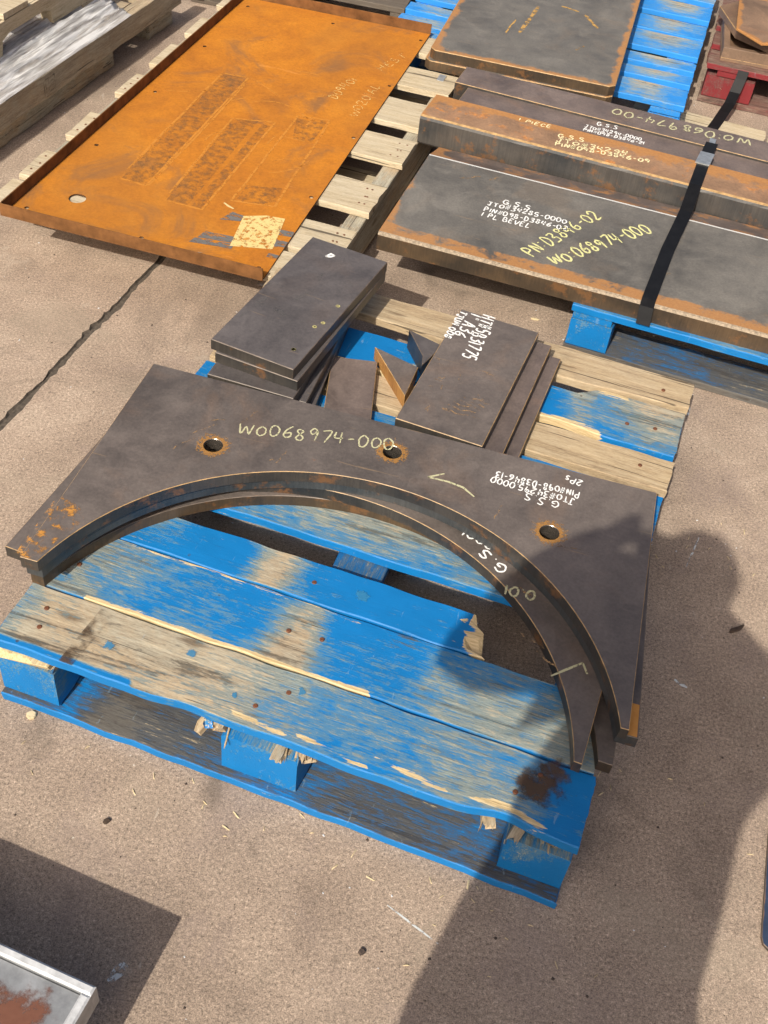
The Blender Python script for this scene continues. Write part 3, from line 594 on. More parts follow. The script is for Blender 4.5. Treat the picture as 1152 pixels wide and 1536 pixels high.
# ------------------------------------------------------------------ orange tray on its timber skid
TO = Vector((-.358, 2.278)); TT = radians(-13)
def gt(u, v): return TO+Vector((u*cos(TT)-v*sin(TT), u*sin(TT)+v*cos(TT)))
def tray():
    o = empty('steel_tray', (TO.x, TO.y, .150), TT, 'large orange rusted steel tray with three raised lips and small holes', 'steel tray')
    t = .003; loops = [[(-.684, -.030), (0, -.006), (-.047, 1.545), (-.692, 1.500)]]
    for u, v in [(-.648, .018), (-.336, .023), (-.028, .031), (-.031, .394), (-.039, .752), (-.050, 1.115), (-.061, 1.481), (-.36, 1.455), (-.657, 1.434), (-.653, 1.082), (-.65, .732), (-.648, .376)]:
        loops.append(circ(u, v, .0055, 12))
    loops.append(circ(-.56, .113, .0215, 24))
    plate('floor_sheet', loops, 0, t, [M['rust'], M['rustdark'], M['rustdark'], M['rustdeep']], o, c=.0006, edge=0)
    def lip(a, b, side):
        a = Vector(a); b = Vector(b); d = (b-a).normalized(); n = Vector((-d.y, d.x))*side
        q = [a, b, b+n*.0035, a+n*.0035]
        if side < 0: q.reverse()
        plate('lip', [[tuple(p) for p in q]], .0002, .034, [M['rustdark'], M['rustdark'], M['rustdark']], o, c=.0006, edge=0)
    lip((-.688, -.034), (.000, -.0100), -1); lip((-.6845, -.030), (-.6925, 1.500), 1); lip((-.6925, 1.5035), (-.047, 1.5485), 1)
    zt = .1534
    for quad in (((-.509, .255), (-.439, .25), (-.451, .944), (-.523, .933)), ((-.359, .21), (-.30, .212), (-.315, .722), (-.382, .685)), ((-.290, .212), (-.263, .212), (-.273, .70), (-.298, .70)),
                 ((-.190, .66), (-.135, .66), (-.138, .81), (-.225, .781)), ((-.200, .285), (-.101, .31), (-.115, .40), (-.205, .37))):
        sheet('residue_patch', o, [gt(*q) for q in quad], zt, M['residue'])
    for poly in (((-.515, .250), (-.435, .245), (-.447, .95), (-.528, .938), (-.515, .250)), ((-.364, .205), (-.258, .206), (-.269, .727), (-.387, .69), (-.364, .205)), ((-.225, .80), (-.21, .28), (-.098, .305), (-.134, .815), (-.23, .79)), ((-.43, .25), (-.432, .60), (-.44, .93))):
        pts = []
        for a, b in zip(poly, poly[1:]):
            pts += [Vector(a).lerp(Vector(b), i/14)+Vector((.0025*mnoise.noise((a[0]*40+i*.6, b[1]*30, 1)), .0025*mnoise.noise((i*.7, a[1]*30, 4)))) for i in range(14)]
        ribbon('rust_outline', o, [[gt(*p) for p in pts]], .0065, M['outline'], zt+.0003)
    rnd = random.Random(9)
    for i in range(14):
        u = rnd.uniform(-.62, -.1); v = rnd.uniform(.45, 1.4); a = rnd.uniform(0, 2*pi); L = rnd.uniform(.05, .16); bend = rnd.uniform(-1.6, 1.6)
        pts = []; q = Vector((u, v))
        for k_ in range(9): pts.append(gt(*q)); q = q+Vector((cos(a), sin(a)))*L/9; a += bend/9
        ribbon('rust_outline', o, [pts], .005, M['outline'], zt+.0003, rnd)
    sheet('paper_label', o, [gt(*q) for q in ((-.128, .085), (-.028, .118), (-.052, .262), (-.10, .255), (-.152, .226))], zt+.0008, M['label'])
    sheet('label_spot', o, [gt(*q) for q in ((-.12, .11), (-.04, .13), (-.06, .2), (-.13, .19))], zt+.0012, M['labelspot'])
    for q in (((-.215, .085), (-.128, .10), (-.132, .128), (-.21, .118)), ((-.225, .058), (-.12, .075), (-.12, .098), (-.22, .082)), ((-.20, .185), (-.150, .20), (-.15, .228), (-.185, .232)), ((-.034, .125), (-.004, .13), (-.006, .165), (-.038, .165)), ((-.045, .185), (-.006, .19), (-.008, .215), (-.048, .21)), ((-.03, .082), (-.003, .085), (-.004, .10), (-.03, .10))):
        sheet('tape_strip', o, [gt(*p) for p in q], zt+.0005, M['tape'])
    ribbon('paper_scrap', o, [[gt(-.222, .262), gt(-.205, .252), gt(-.188, .246)]], .007, m_mask('cream_peel', (.6, .45, .18), (.7, .58, .3), .3, 60), zt+.0009)
    write(o, 'D09401', gt(-.165, .945), gt(-.150, 1.105), .030, M['yscratch'], zt+.0006, .0035, 31, 'scratched_writing')
    write(o, 'W0201AL', gt(-.072, .87), gt(-.075, 1.10), .028, M['yscratch'], zt+.0006, .0030, 32, 'scratched_writing')
    write(o, 'HEST', gt(-.105, 1.195), gt(-.06, 1.345), .028, M['yscratch'], zt+.0006, .0030, 33, 'scratched_writing')
    sheet('scuff', o, [gt(*q) for q in ((-.26, -.0), (-.215, .003), (-.175, .03), (-.22, .02))], zt+.0004, m_mask('scuff', (.22, .15, .10), (.4, .28, .2), .4, 40))
tray()
def skid():
    o = empty('wooden_skid', (TO.x, TO.y, 0), TT, 'pale unpainted timber skid with spaced boards under the orange tray', 'pallet')
    for i, (v0, v1) in enumerate(((.016, .135), (.160, .300), (.397, .546), (.681, .824), (.905, 1.060), (1.15, 1.29), (1.40, 1.53))):
        L = .886
        board('deck_board', o, L, v1-v0, .019, M['pale'], (.131-L/2, (v0+v1)/2, .1385), 0, .9, 0, 20, 5, (.003, .003), .0022, seed=80+i)
        for u in (.105, .09, -.735):
            for k_ in (0.25, .5, .78):
                if i in (1, 2, 3): plate('nail', [[(.0032*cos(a*pi/4), .0032*sin(a*pi/4)) for a in range(8)]], 0, .0012, [M['nail']]*3, o, (u+random.uniform(-.006, .006), v0+(v1-v0)*k_, .1478), c=.0004, edge=0)
    for i, (u, m) in enumerate(((.100, 'grey'), (-.32, 'grey'), (-.735, 'grey'))):
        board('stringer', o, 1.30, .040 if i else .048, .108, M[m], (u, .800, .0745), pi/2, .9, 0, 24, 3, seed=90+i)
    for i, v in enumerate((.30, .78, 1.40)):
        board('bottom_board', o, .886, .10, .019, M['pale'], (-.312, v, .0098), 0, .9, 0, 16, 3, seed=95+i)
skid()

# ------------------------------------------------------------------ strapped plates on the blue pallet behind
def pallet(name, origin, rz, label, L, D, boards, mats, z=.14, blockmat=None, bot=None, nstr=3, wear=.3):
    """block pallet, local x along its deck boards"""
    o = empty(name, (*origin, 0), rz, label, 'pallet')
    for i, (v0, v1, m, wr) in enumerate(boards):
        board('deck_board', o, L, v1-v0, .02, m, (L/2, (v0+v1)/2, z-.010), 0, wr, 0, 24, 5, (.003, .003), .0022, seed=200+i+int(origin[0]*77))
    for i in range(nstr):
        u = .055+(L-.11)*i/(nstr-1)
        board('stringer_board', o, D, .098, .019, mats, (u, D/2, z-.0298), pi/2, wear, 0, 14, 3, seed=220+i)
        for k_ in range(3):
            v = .07+(D-.14)*k_/2; hh = z-.0395-.0205
            block('block', o, .14, .105, hh, blockmat or mats, (u, v, .0203+hh/2), pi/2, wear, seed=230+i*3+k_)
    for k_ in range(3):
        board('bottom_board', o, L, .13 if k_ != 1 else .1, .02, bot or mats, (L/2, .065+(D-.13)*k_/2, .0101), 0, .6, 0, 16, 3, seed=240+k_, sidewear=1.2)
    return o
RB = radians(-14.5); RO = Vector((.393, 2.356))
bl = M['blue']
p3 = pallet('wooden_pallet', RO, RB, 'blue wooden pallet under the strapped plates, its front blocks showing', 1.22, 1.0, [(0, .13, bl, .35), (.16, .26, bl, .3), (.34, .47, bl, .3), (.52, .62, bl, .3), (.68, .81, bl, .3), (.87, 1.0, bl, .3)], bl, .140, bl, M['grimyshade'])
def gp(u, v): return RO+Vector((u*cos(RB)-v*sin(RB), u*sin(RB)+v*cos(RB)))
write_z = None
def profile_bar(name, prof, L, loc, rz, mats, fm, label, cat, amt=None, parent=None):
    """prof: (y, z) loop of the cross-section, extruded along local x"""
    n = len(prof); nx = 40; vs = []; fs = []; idx = []; at = []
    for i in range(nx+1):
        for j, (y, z) in enumerate(prof):
            vs.append((L*i/nx, y+.0006*mnoise.noise((i*.7, j, 1)), z)); at.append((amt[j] if amt else 0)+(.45 if i == 0 else 0))
        if i:
            a = (i-1)*n; b = i*n
            for j in range(n): fs.append((a+j, b+j, b+(j+1) % n, a+(j+1) % n)); idx.append(fm[j])
    fs.append(tuple(range(n))); idx.append(fm[-1]); fs.append(tuple(nx*n+j for j in range(n-1, -1, -1))); idx.append(fm[-1])
    o = mk(name, vs, fs, mats, parent, loc, rz, idx, {'edge': at})
    bm = bmesh.new(); bm.from_mesh(o.data); bmesh.ops.recalc_face_normals(bm, faces=bm.faces); bm.to_mesh(o.data); bm.free()
    if label: tag(o, label, cat)
    return o
# bevelled front plate: grainy lip along the near arris, ground line with its sun glint painted near-white where the bevel starts
PR = radians(-13.3)
t = .0496
prof = [(0, 0), (0, t-.0075), (.0025, t-.0018), (.0075, t), (.050, t), (.06, t), (.428, t), (.436, t), (.443, t-.0008), (.485, t-.014), (.548, t-.030), (.552, 0)]
fmi = [1, 2, 2, 0, 0, 0, 0, 3, 4, 4, 1, 1]
rp = profile_bar('steel_plate', prof, 1.62, (-.107, 2.483, .1405), PR, [M['millblue'], M['cutbrown'], M['burrwhite'], M['bright'], M['millpurple']], fmi,
                 'long grey plate with white and yellow writing and a bright line along its far side', 'steel plate', amt=[0, .2, .6, .80, .62, .25, 0, .1, .62, .45, .5, .3])
zr = .1405+t+.0007
write(rp, 'G.S.S', (.200, 2.700), (.278, 2.683), .022, M['white'], zr, .0036, 41)
write(rp, 'JTO#34285-0000', (.161, 2.682), (.373, 2.640), .020, M['white'], zr, .0034, 42)
write(rp, 'PIN#098-D3846-02', (.152, 2.652), (.372, 2.606), .020, M['white'], zr, .0034, 43)
write(rp, '1 PL BEVEL', (.146, 2.624), (.276, 2.594), .020, M['white'], zr, .0034, 44)
write(rp, 'PN:D3846-02', (.282, 2.460), (.468, 2.700), .040, M['yellow'], zr, .0050, 45)
write(rp, 'WO:068974-000', (.340, 2.436), (.600, 2.660), .042, M['yellow'], zr, .0056, 46)
for a, b in (((.085, 2.80), (.14, 2.825)), ((.165, 2.81), (.19, 2.835)), ((.37, 2.52), (.39, 2.50)), ((.6, 2.45), (.63, 2.47))):
    ribbon('scratch', rp, [[Vector(a).lerp(Vector(b), i/5)+Vector((0, .003*sin(i*2))) for i in range(6)]], .006, M['scratch'], zr)
# thick bar with rounded arrises
bh = .085
prof = [(.004, 0), (0, .006), (0, bh-.010), (.003, bh-.003), (.010, bh), (.050, bh), (.118, bh), (.148, bh), (.155, bh-.006), (.155, .004)]
fmi = [1, 1, 1, 2, 0, 0, 0, 0, 1, 1]
bar = profile_bar('steel_bar', prof, 1.55, (-.046, 3.062, .1405), radians(-14.9), [M['millrust'], M['cutlight'], M['burr']], fmi, 'thick square-edged steel bar, rust orange on top, behind the long grey plate', 'steel bar', amt=[0, 0, 0, .1, .25, .22, .72, .95, .6, 0])
zb = .1405+bh+.0007
write(bar, 'G.S.S', (.345, 3.040), (.425, 3.030), .020, M['ywhite'], zb, .0042, 51)
write(bar, 'JTO#34294', (.340, 3.012), (.545, 2.985), .022, M['ywhite'], zb, .0042, 52)
write(bar, 'PIN#098-D3846-09', (.336, 2.988), (.604, 2.958), .020, M['ywhite'], zb, .0044, 53)
write(bar, '1 PIECE', (.232, 3.108), (.330, 3.085), .017, M['ywhite'], zb, .0032, 54)
pm = [M['millpurple'], M['cut'], M['burr']]
pu2 = tag(plate('steel_plate', [rect(1.5, .13)], .0003, .0597, pm, None, (.052, 3.216, .1405), radians(-14.9), c=.0014, edge=.014, amt=.35), 'purplish plate squeezed between the orange bar and the furthest strapped plate', 'steel plate')
pu1 = tag(plate('steel_plate', [rect(1.45, .122)], .0003, .0672, pm, None, (.042, 3.342, .1405), radians(-15.0), c=.0014, edge=.012, amt=.3), 'furthest purplish strapped plate chalked with the order number upside down', 'steel plate')
write(pu2, 'G.S.S', (.468, 3.198), (.532, 3.186), .020, M['white'], .2009, .0034, 55)
write(pu2, 'JTO#34294-0000', (.432, 3.172), (.598, 3.136), .018, M['white'], .2009, .0032, 56)
write(pu2, 'PIN#098-D3846-21', (.426, 3.152), (.605, 3.113), .016, M['white'], .2009, .0034, 58)
write(pu1, 'WO:068974-00', (.930, 3.212), (.520, 3.302), .040, M['chalk'], .2086, .0052, 57)
# steel strap over the plates with its crimped seal
def band(name, pts, wdt, mat, label=None, parent=None, t=.0012, across=None):
    """flat band swept along a world polyline, its width lying along 'across'"""
    vs = []; fs = []; ac = Vector(across).normalized()*wdt/2
    P_ = [Vector(p) for p in pts]
    for i, p in enumerate(P_):
        d = (P_[min(i+1, len(P_)-1)]-P_[max(i-1, 0)]).normalized(); nn = d.cross(ac).normalized()*t/2
        for sa, sn in ((-1, -1), (1, -1), (1, 1), (-1, 1)): vs.append(p+ac*sa+nn*sn)
        if i:
            a = 4*(i-1); b = 4*i
            for j in range(4): fs.append((a+j, a+(j+1) % 4, b+(j+1) % 4, b+j))
    fs += [(3, 2, 1, 0), tuple(4*(len(P_)-1)+j for j in range(4))]
    o = mk(name, vs, fs, mat, parent)
    if label: tag(o, label, 'strap')
    return o
acx = (cos(RB), sin(RB), 0)
def sp(x, y, z): return (x, y, z)
st = band('steel_strap', [(.560, 2.300, .145), (.561, 2.318, .185), (.566, 2.340, .1938), (.63, 2.57, .1945), (.695, 2.77, .200), (.722, 2.868, .2275), (.735, 2.915, .2278), (.765, 3.025, .2278), (.780, 3.075, .2240), (.805, 3.16, .2100)], .034, M['strap'], 'black steel strap pulled tight over the marked plates, with a crimped seal', across=acx)
band('seal', [(.752, 2.985, .2300), (.775, 3.055, .2290)], .040, M['seal'], parent=st, t=.004, across=acx)
band('strap_tail', [(.805, 3.16, .2100), (.812, 3.19, .2094)], .018, M['seal'], parent=st, t=.001, across=acx)

# ------------------------------------------------------------------ plates and pallet further back
U2 = radians(-9.8)
um = [M['millblue'], M['cutbrown'], M['burr']]
def chamf(w_, d_, r, e=0.0):
    a, b, c_, d = e, w_-e, e, d_-e
    return [(a+r, c_), (b-r, c_), (b, c_+r), (b, d-r), (b-r, d), (a+r, d), (a, d-r), (a, c_+r)]
lw = tag(plate('steel_plate', [chamf(.605, 1.2, .018)], .0003, .0297, um, None, (-.062, 3.556, .1405), U2, c=.002, edge=.03, amt=.7, inner_loop=chamf(.605, 1.2, .012, .03)), 'lower of the two grey plates with clipped corners, showing a dark edge', 'steel plate', 'grey plates with clipped corners')
uw = tag(plate('steel_plate', [chamf(.595, 1.2, .018)], .0003, .0317, um, None, (-.049, 3.563, .1705), U2, c=.002, edge=.05, amt=.86, inner_loop=chamf(.595, 1.2, .012, .055)), 'upper grey plate with clipped corners and rusty orange borders', 'steel plate', 'grey plates with clipped corners')
zu = .1705+.0324
for a, b, w_ in (((.235, 3.78), (.30, 4.02), .014), ((.19, 3.76), (.22, 3.88), .006), ((.42, 3.70), (.45, 3.74), .006), ((.46, 4.0), (.50, 3.9), .012), ((.38, 4.05), (.44, 4.02), .01)):
    ribbon('scratch', uw, [[Vector(a).lerp(Vector(b), i/9)+Vector((.006*mnoise.noise((i, a[0]*9, 2)), 0)) for i in range(10)]], w_, m_mask('ochre_streak', (.40, .22, .06), (.52, .33, .12), .40, 50), zu)
BO = Vector((-.215, 3.745)); BR = radians(-12.3)
bp = M['bluepale']
def gb(u, v): return BO+Vector((u*cos(BR)-v*sin(BR), u*sin(BR)+v*cos(BR)))
def gs(x, c_, s_): return math.exp(-((x-c_)/s_)**2)
wq = lambda c_: (lambda s, t_: .16+.60*gs(s, c_, .08)*(.4+.8*t_)+.35*gs(s, .12, .08))
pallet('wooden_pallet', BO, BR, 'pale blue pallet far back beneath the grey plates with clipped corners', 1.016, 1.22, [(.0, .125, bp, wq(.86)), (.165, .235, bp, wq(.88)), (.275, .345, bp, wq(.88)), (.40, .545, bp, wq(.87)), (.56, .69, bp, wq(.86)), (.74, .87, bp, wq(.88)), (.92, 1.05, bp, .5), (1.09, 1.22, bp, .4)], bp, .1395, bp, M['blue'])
# second black strap end with a seal, low between tray and plates
s2 = band('steel_strap', [(-.16, 3.53, .120), (-.02, 3.482, .124), (.05, 3.462, .124), (.16, 3.43, .122)], .034, M['strap'], 'short run of black strap low in the shade beside the tray corner', across=(0, .5, .87))
band('seal', [(-.010, 3.448, .128), (-.004, 3.468, .147), (.004, 3.50, .152)], .022, M['seal'], parent=s2, t=.003, across=(.97, -.24, 0))
# weathered stack behind the tray, its shade put into the dark wood colour
bk = empty('wooden_pallet', (-.95, 4.16, 0), radians(-9), 'dark weathered pallet with shade in its colour behind the far lip of the tray', 'pallet')
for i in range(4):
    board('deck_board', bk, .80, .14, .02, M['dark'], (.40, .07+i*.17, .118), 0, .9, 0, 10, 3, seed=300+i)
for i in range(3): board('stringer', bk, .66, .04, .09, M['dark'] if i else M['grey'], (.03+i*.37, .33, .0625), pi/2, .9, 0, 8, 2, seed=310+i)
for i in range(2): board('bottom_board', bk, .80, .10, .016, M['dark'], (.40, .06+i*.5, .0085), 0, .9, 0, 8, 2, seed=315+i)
# timber at the far edge of the strapped plates
for i, (x, y, L, rz, lab) in enumerate(((.865, 3.655, .44, -15, 'pale timber batten lying behind the furthest strapped plate'), (1.27, 3.535, .38, -17, 'short pale batten beside the red pallet, partly hidden by plates'))):
    tag(board('timber_batten', None, L, .085, .045, M['pale'], (x, y, .0230), radians(rz), .9, 0, 14, 3, (.004, .004), .002, seed=330+i), lab, 'batten', 'battens on the ground behind the strapped plates')

# ------------------------------------------------------------------ red pallet with brown plates
rd = empty('wooden_pallet', (.893, 3.895, 0), radians(-12), 'chipped red wooden pallet carrying brown angular plates', 'pallet')
R_ = M['red']
for i, (v0, v1) in enumerate(((.0, .12), (.17, .29), (.34, .46), (.51, .63), (.68, .8))):
    board('deck_board', rd, .9, v1-v0, .02, R_, (.45, (v0+v1)/2, .130), 0, .75, 0, 16, 4, (.004, .004), .003, seed=340+i, sidewear=.25)
for i, u in enumerate((.09, .46, .83)):
    board('stringer_board', rd, .8, .10, .018, R_, (u, .40, .1108), pi/2, .3, 0, 10, 3, seed=350+i)
    for k_, v in enumerate((.075, .4, .725)):
        block('block', rd, .14, .17, .078, R_, (u, v, .0625), pi/2, .50, seed=355+i*3+k_)
for k_ in range(3): board('bottom_board', rd, .9, .12, .022, R_, (.45, .065+k_*.335, .0113), 0, .7, 0, 12, 3, (.004, .004), .004, seed=365+k_, sidewear=.7)
hx = [M['hexbrown'], M['hexbrown'], M['burr']]
def gr(u, v): return Vector((.893, 3.895))+Vector((u*cos(radians(-12))-v*sin(radians(-12)), u*sin(radians(-12))+v*cos(radians(-12))))
ho = empty('steel_tray', (*gr(.040, .020), .1405), radians(-12), 'brown angular steel pan with a raised rim on the red pallet', 'steel pan')
ho.location = (.937, 3.924, .1405); ho.rotation_euler = (0, 0, radians(-8))
oct_ = [(.0, .0), (.50, .0), (.56, .06), (.56, .36), (.10, .40), (.015, .32), (-.004, .30)]
plate('floor_plate', [oct_], .0003, .012, hx, ho, c=.0015, edge=.01, amt=.1)
inn = offset(oct_, .022)
plate('rim', [oct_, [tuple(p) for p in reversed(inn)]], .0122, .046, [M['hexbrown'], M['hexbrown'], M['hexbrown'], M['hexbrown']], ho, c=.0015, edge=0, amt=0)
sup = tag(plate('steel_plate', [[(-.015, .245), (.02, .035), (.12, -.055), (.42, -.03), (.45, .32), (.1, .36)]], 0, .024, [M['hexbrown'], M['hexbrown'], M['burr']], None, (.965, 3.975, .1875), 0, c=.0015, edge=.006, amt=.1), 'brown plate with a pointed corner lying across the pan under the golden plate', 'steel plate')
tp = tag(plate('steel_plate', [[(.0, .0), (.072, -.105), (.115, -.092), (.42, -.06), (.46, .32), (.05, .30)]], 0, .007, [M['hexbrown'], M['hexgold'], M['hexgold']], None, (.968, 3.962, .2335), 0, c=.0015, edge=.040, amt=.95), 'brown plate with a golden pointed front edge, topmost on the red pallet', 'steel plate')
band('steel_strap', [(1.012, 3.862, .1400), (1.008, 3.852, .115), (.998, 3.835, .075), (.982, 3.79, .055), (.958, 3.735, .0485), (.93, 3.665, .0470), (.905, 3.605, .0470), (.89, 3.575, .040)], .036, M['strap'], 'loose black strap end hanging off the red pallet to the ground', across=(cos(radians(-14)), sin(radians(-14)), 0))

# ------------------------------------------------------------------ far left: wrapped skid and a stacked pallet
LT = radians(15.8)-pi/2    # local x runs away from the camera along the skid's right side
LO = Vector((-1.224, 2.953)); lx = Vector((sin(radians(15.8)), cos(radians(15.8)))); ly = Vector((-lx.y, lx.x))
LA = atan2(lx.y, lx.x)
def gl(a, b): return LO+lx*a+ly*b
sk = empty('wooden_skid', (*gl(0, 0), 0), LA, 'heavy weathered timber skid at far left, half wrapped in film', 'pallet')
board('side_beam', sk, 1.60, .045, .075, M['bare'], (.26, .0235, .1095), 0, .9, 0, 40, 3, (.004, .006), .004, seed=400)
board('runner', sk, 1.22, .09, .062, M['grey'], (.03, .075, .0315), 0, .9, 0, 30, 3, (.006, .012), .005, seed=401)
board('runner', sk, .16, .10, .060, M['grey'], (.96, .08, .0305), 0, .9, 0, 8, 3, (.006, .008), .005, seed=402)
for i in range(9): board('deck_board', sk, .58, .13, .02, M['bare'], (-.45+i*.17, .34, .137), pi/2, .9, 0, 10, 3, seed=403+i)
for i in range(2): board('side_beam', sk, 1.60, .045, .125, M['grey'], (.26, .30+i*.28, .064), 0, .9, 0, 12, 2, seed=415+i)
write(sk, 'HT', gl(.30, -.0), gl(.33, -.0), .01, M['grease'], .1475, .002, 61, 'stamp')
# heat-treatment stamp: a burnt frame and letters on the beam's outer face
def stamp():
    vs = []; fs = []
    def q(a0, z0, a1, z1):
        b = len(vs); vs.extend([(a0, -.0045, z0), (a1, -.0045, z0), (a1, -.0045, z1), (a0, -.0045, z1)]); fs.append((b, b+1, b+2, b+3))
    x0, z0, w_, h_ = .205, .080, .060, .055; e = .0035
    q(x0, z0, x0+w_, z0+e); q(x0, z0+h_-e, x0+w_, z0+h_); q(x0, z0+e, x0+e, z0+h_-e); q(x0+w_-e, z0+e, x0+w_, z0+h_-e); q(x0+.024, z0+e, x0+.027, z0+h_-e)
    for k_ in range(3): q(x0+.031, z0+.010+k_*.014, x0+.052, z0+.014+k_*.014)
    q(x0+.009, z0+.012, x0+.012, z0+.044); q(x0+.012, z0+.025, x0+.018, z0+.029)
    mk('stamp', vs, fs, M['grease'], sk)
stamp()
# load under the film, then the film
ld = tag(plate('steel_plate', [rect(1.15, .40)], 0, .05, [M['hexbrown'], M['cutbrown'], M['burrdark']], None, (*gl(-.35, .14), .1475), LA, c=.002, edge=.02), 'brown steel load lying on the skid under the clear film', 'steel plate')
def film():
    vs = []; fs = []; nx, ny = 170, 46
    for i in range(nx+1):
        s = i/nx; a = -.55+1.27*s
        for j in range(ny+1):
            t_ = j/ny
            b = -.004+.17*t_; z = .150+.062*sin(min(1, t_*1.15)*pi/2)*(1-.35*max(0, s-.75)*4*t_)
            fold = mnoise.noise((a*2.6+t_*2.5, t_*8, 0))*.014+mnoise.noise((a*7+t_*3, t_*26, 3))*.007+mnoise.noise((a*22, t_*20, 8))*.004
            aa = a-.06*(1-t_)*max(0, s-.9)*10*0+(.05*sin(t_*pi)*-1 if i == nx else 0)
            vs.append((aa, b+fold*.2, z+fold*min(1, t_*4)))
    for i in range(nx):
        for j in range(ny):
            a = i*(ny+1)+j; fs.append((a, a+ny+1, a+ny+2, a+1))
    o = mk('plastic_film', vs, fs, M['wrap'], None, (*gl(0, 0), 0), LA, smooth=True)
    tag(o, 'crumpled clear stretch film pulled over the load on the far left skid', 'plastic film')
film()
pb = empty('wooden_pallet', (*gl(.085, .090), .2025), radians(90-15.2), 'pale notched pallet stacked on the wrapped load at far left', 'pallet')
def notched(y, m, sd):
    prof = [(-.55, 0), (-.12, 0), (-.10, 0), (.075, .0), (.085, .04), (.12, .052), (.30, .052), (.335, .04), (.345, 0), (.62, 0), (.62, .09), (-.55, .09)]
    vs = [(x, y+dy, z) for dy in (0, .04) for x, z in prof]; n = len(prof)
    fs = [tuple(range(n)), tuple(range(2*n-1, n-1, -1))]+[(i, n+i, n+(i+1) % n, (i+1) % n) for i in range(n)]
    return mk('stringer', vs, fs, m, pb)
for i, y in enumerate((0, .42, .84)): notched(y, M['pale'] if i == 0 else M['bare'], i)
for i in range(6): board('deck_board', pb, .88, .12, .018, M['pale'] if i % 2 else M['bare'], (-.45+i*.205, .44, .0995), pi/2, .9, 0, 12, 3, (.003, .003), .003, seed=440+i)
for i in range(1): board('bottom_board', pb, .88, .10, .016, M['bare'], (.56, .44, -.0085), pi/2, .9, 0, 10, 3, seed=450+i)

# ------------------------------------------------------------------ near left: raised zinc frame with rusty infill; near right: blue bar
fr = empty('metal_table', (-.296, .575, 0), radians(-16), 'low zinc metal table with chalky white rim and red rust patches on top', 'metal table')
FW, FD, FZ = .95, .62, .180
plate('infill_sheet', [rect(FW-.03, FD-.03, -FW+.015, -FD+.015)], FZ-.018, FZ-.010, [M['zinc'], M['zinc'], M['zinc']], fr, c=.001, edge=0)
def rimbar(x0, y0, x1, y1): plate('rim', [[(x0, y0), (x1, y0), (x1, y1), (x0, y1)]], FZ-.05, FZ, [M['rim'], M['zinc'], M['rim']], fr, c=.003, edge=0)
rimbar(-FW, -.014, 0, 0); rimbar(-.014, -FD, 0, -.0143); rimbar(-FW, -FD, -.0143, -FD+.014); rimbar(-FW, -FD+.0143, -FW+.014, -.0143)
disc('rust_patch', fr, -.075, -.075, 0, .06, FZ-.0094, m_mask('red_rust_patch', (.13, .050, .033), (.22, .10, .066), .36, 34, .26, radial=True, amax=.92), 30, 1.0, .1)
disc('rust_patch', fr, -.18, -.09, 0, .07, FZ-.0092, m_mask('red_rust_patch', (.15, .065, .04), (.24, .11, .07), .44, 26, .12, radial=True), 30, 1.0, .1)
disc('rust_patch', fr, -.12, -.20, 0, .16, FZ-.0090, m_mask('red_rust_patch', (.15, .065, .04), (.24, .11, .07), .46, 26, .12, radial=True), 30, 1.0, .1)
for x, y in ((-.06, -.06), (-.06, -FD+.06), (-FW+.06, -.06), (-FW+.06, -FD+.06)):
    plate('leg', [rect(.05, .05, x-.025, y-.025)], .0005, FZ-.0505, [M['zinc']]*3, fr, c=.002, edge=0)
o = tag(plate('steel_plate', [[(.692, .854), (.693, .842), (.702, .832), (1.02, .80), (1.06, 1.02), (.735, 1.062)]], .0005, .0065, [m_mill('blue_black_plate', (.03, .05, .10), rust=.8), M['cut'], M['burrdark']], None, (0, 0, 0), 0, c=.001, edge=.004), 'dark blue steel plate just showing at the right edge of the yard', 'steel plate')

# ------------------------------------------------------------------ small litter on the concrete
rnd = random.Random(21)
def bit(name, x, y, r, h, mat, label, cat, n=7, sq=1.0, rz=0.0, grp=None):
    pts = [(r*rnd.uniform(.6, 1.1)*cos(2*pi*i/n), sq*r*rnd.uniform(.6, 1.1)*sin(2*pi*i/n)) for i in range(n)]
    return tag(plate(name, [pts], .0003, h, [mat]*3, None, (x, y, 0), rz, c=h*.3, edge=0), label, cat, grp)
bit('wood_chip', -.566, 1.085, .011, .005, M['chip'], 'small pale wood chip on concrete below the pallet corner', 'wood chip')
bit('wood_chip', .325, 2.47, .012, .004, M['chip'], 'pale chip of wood on the ground near the strapped pallet', 'wood chip', sq=.4)
bit('stone', -.385, .905, .009, .006, M['twig'], 'dark brown fleck on the open concrete above the zinc table', 'fleck', sq=.6, rz=.8)
bit('stone', .055, .745, .006, .006, M['stone'], 'tiny dark stone on bare concrete near the lower picture edge', 'stone')
bit('dead_leaf', .735, 1.50, .024, .004, M['twig'], 'dark shrivelled leaf on the concrete beside the pallet edge', 'leaf', n=9, sq=.25, rz=.6)
bit('dead_leaf', .85, 1.56, .022, .004, M['twig'], 'dark curled leaf on the sunny concrete by the shadow', 'leaf', n=9, sq=.2, rz=-.2)
bit('wood_chip', -.85, 3.26, .012, .004, M['chip'], 'pale chip on concrete between the skid and the tray', 'wood chip', sq=.4)
def fleck(x, y, L, w_, a, label):
    vs = []; n = 6
    for i in range(n+1):
        s = i/n; q = Vector((cos(a), sin(a)))*L*(s-.5); p = Vector((-sin(a), cos(a)))*w_*.5*(.4+.6*sin(pi*s)+.3*rnd.random())
        for sg in (-1, 1): vs.append((q.x+p.x*sg, q.y+p.y*sg, .0006))
    fs = [(2*i, 2*i+2, 2*i+3, 2*i+1) for i in range(n)]
    tag(mk('paint_mark', vs, fs, M['paintfleck'], None, (x, y, 0)), label, 'paint mark')
fleck(-.305, .665, .035, .016, 1.0, 'white paint smear in the shade beside the zinc table')
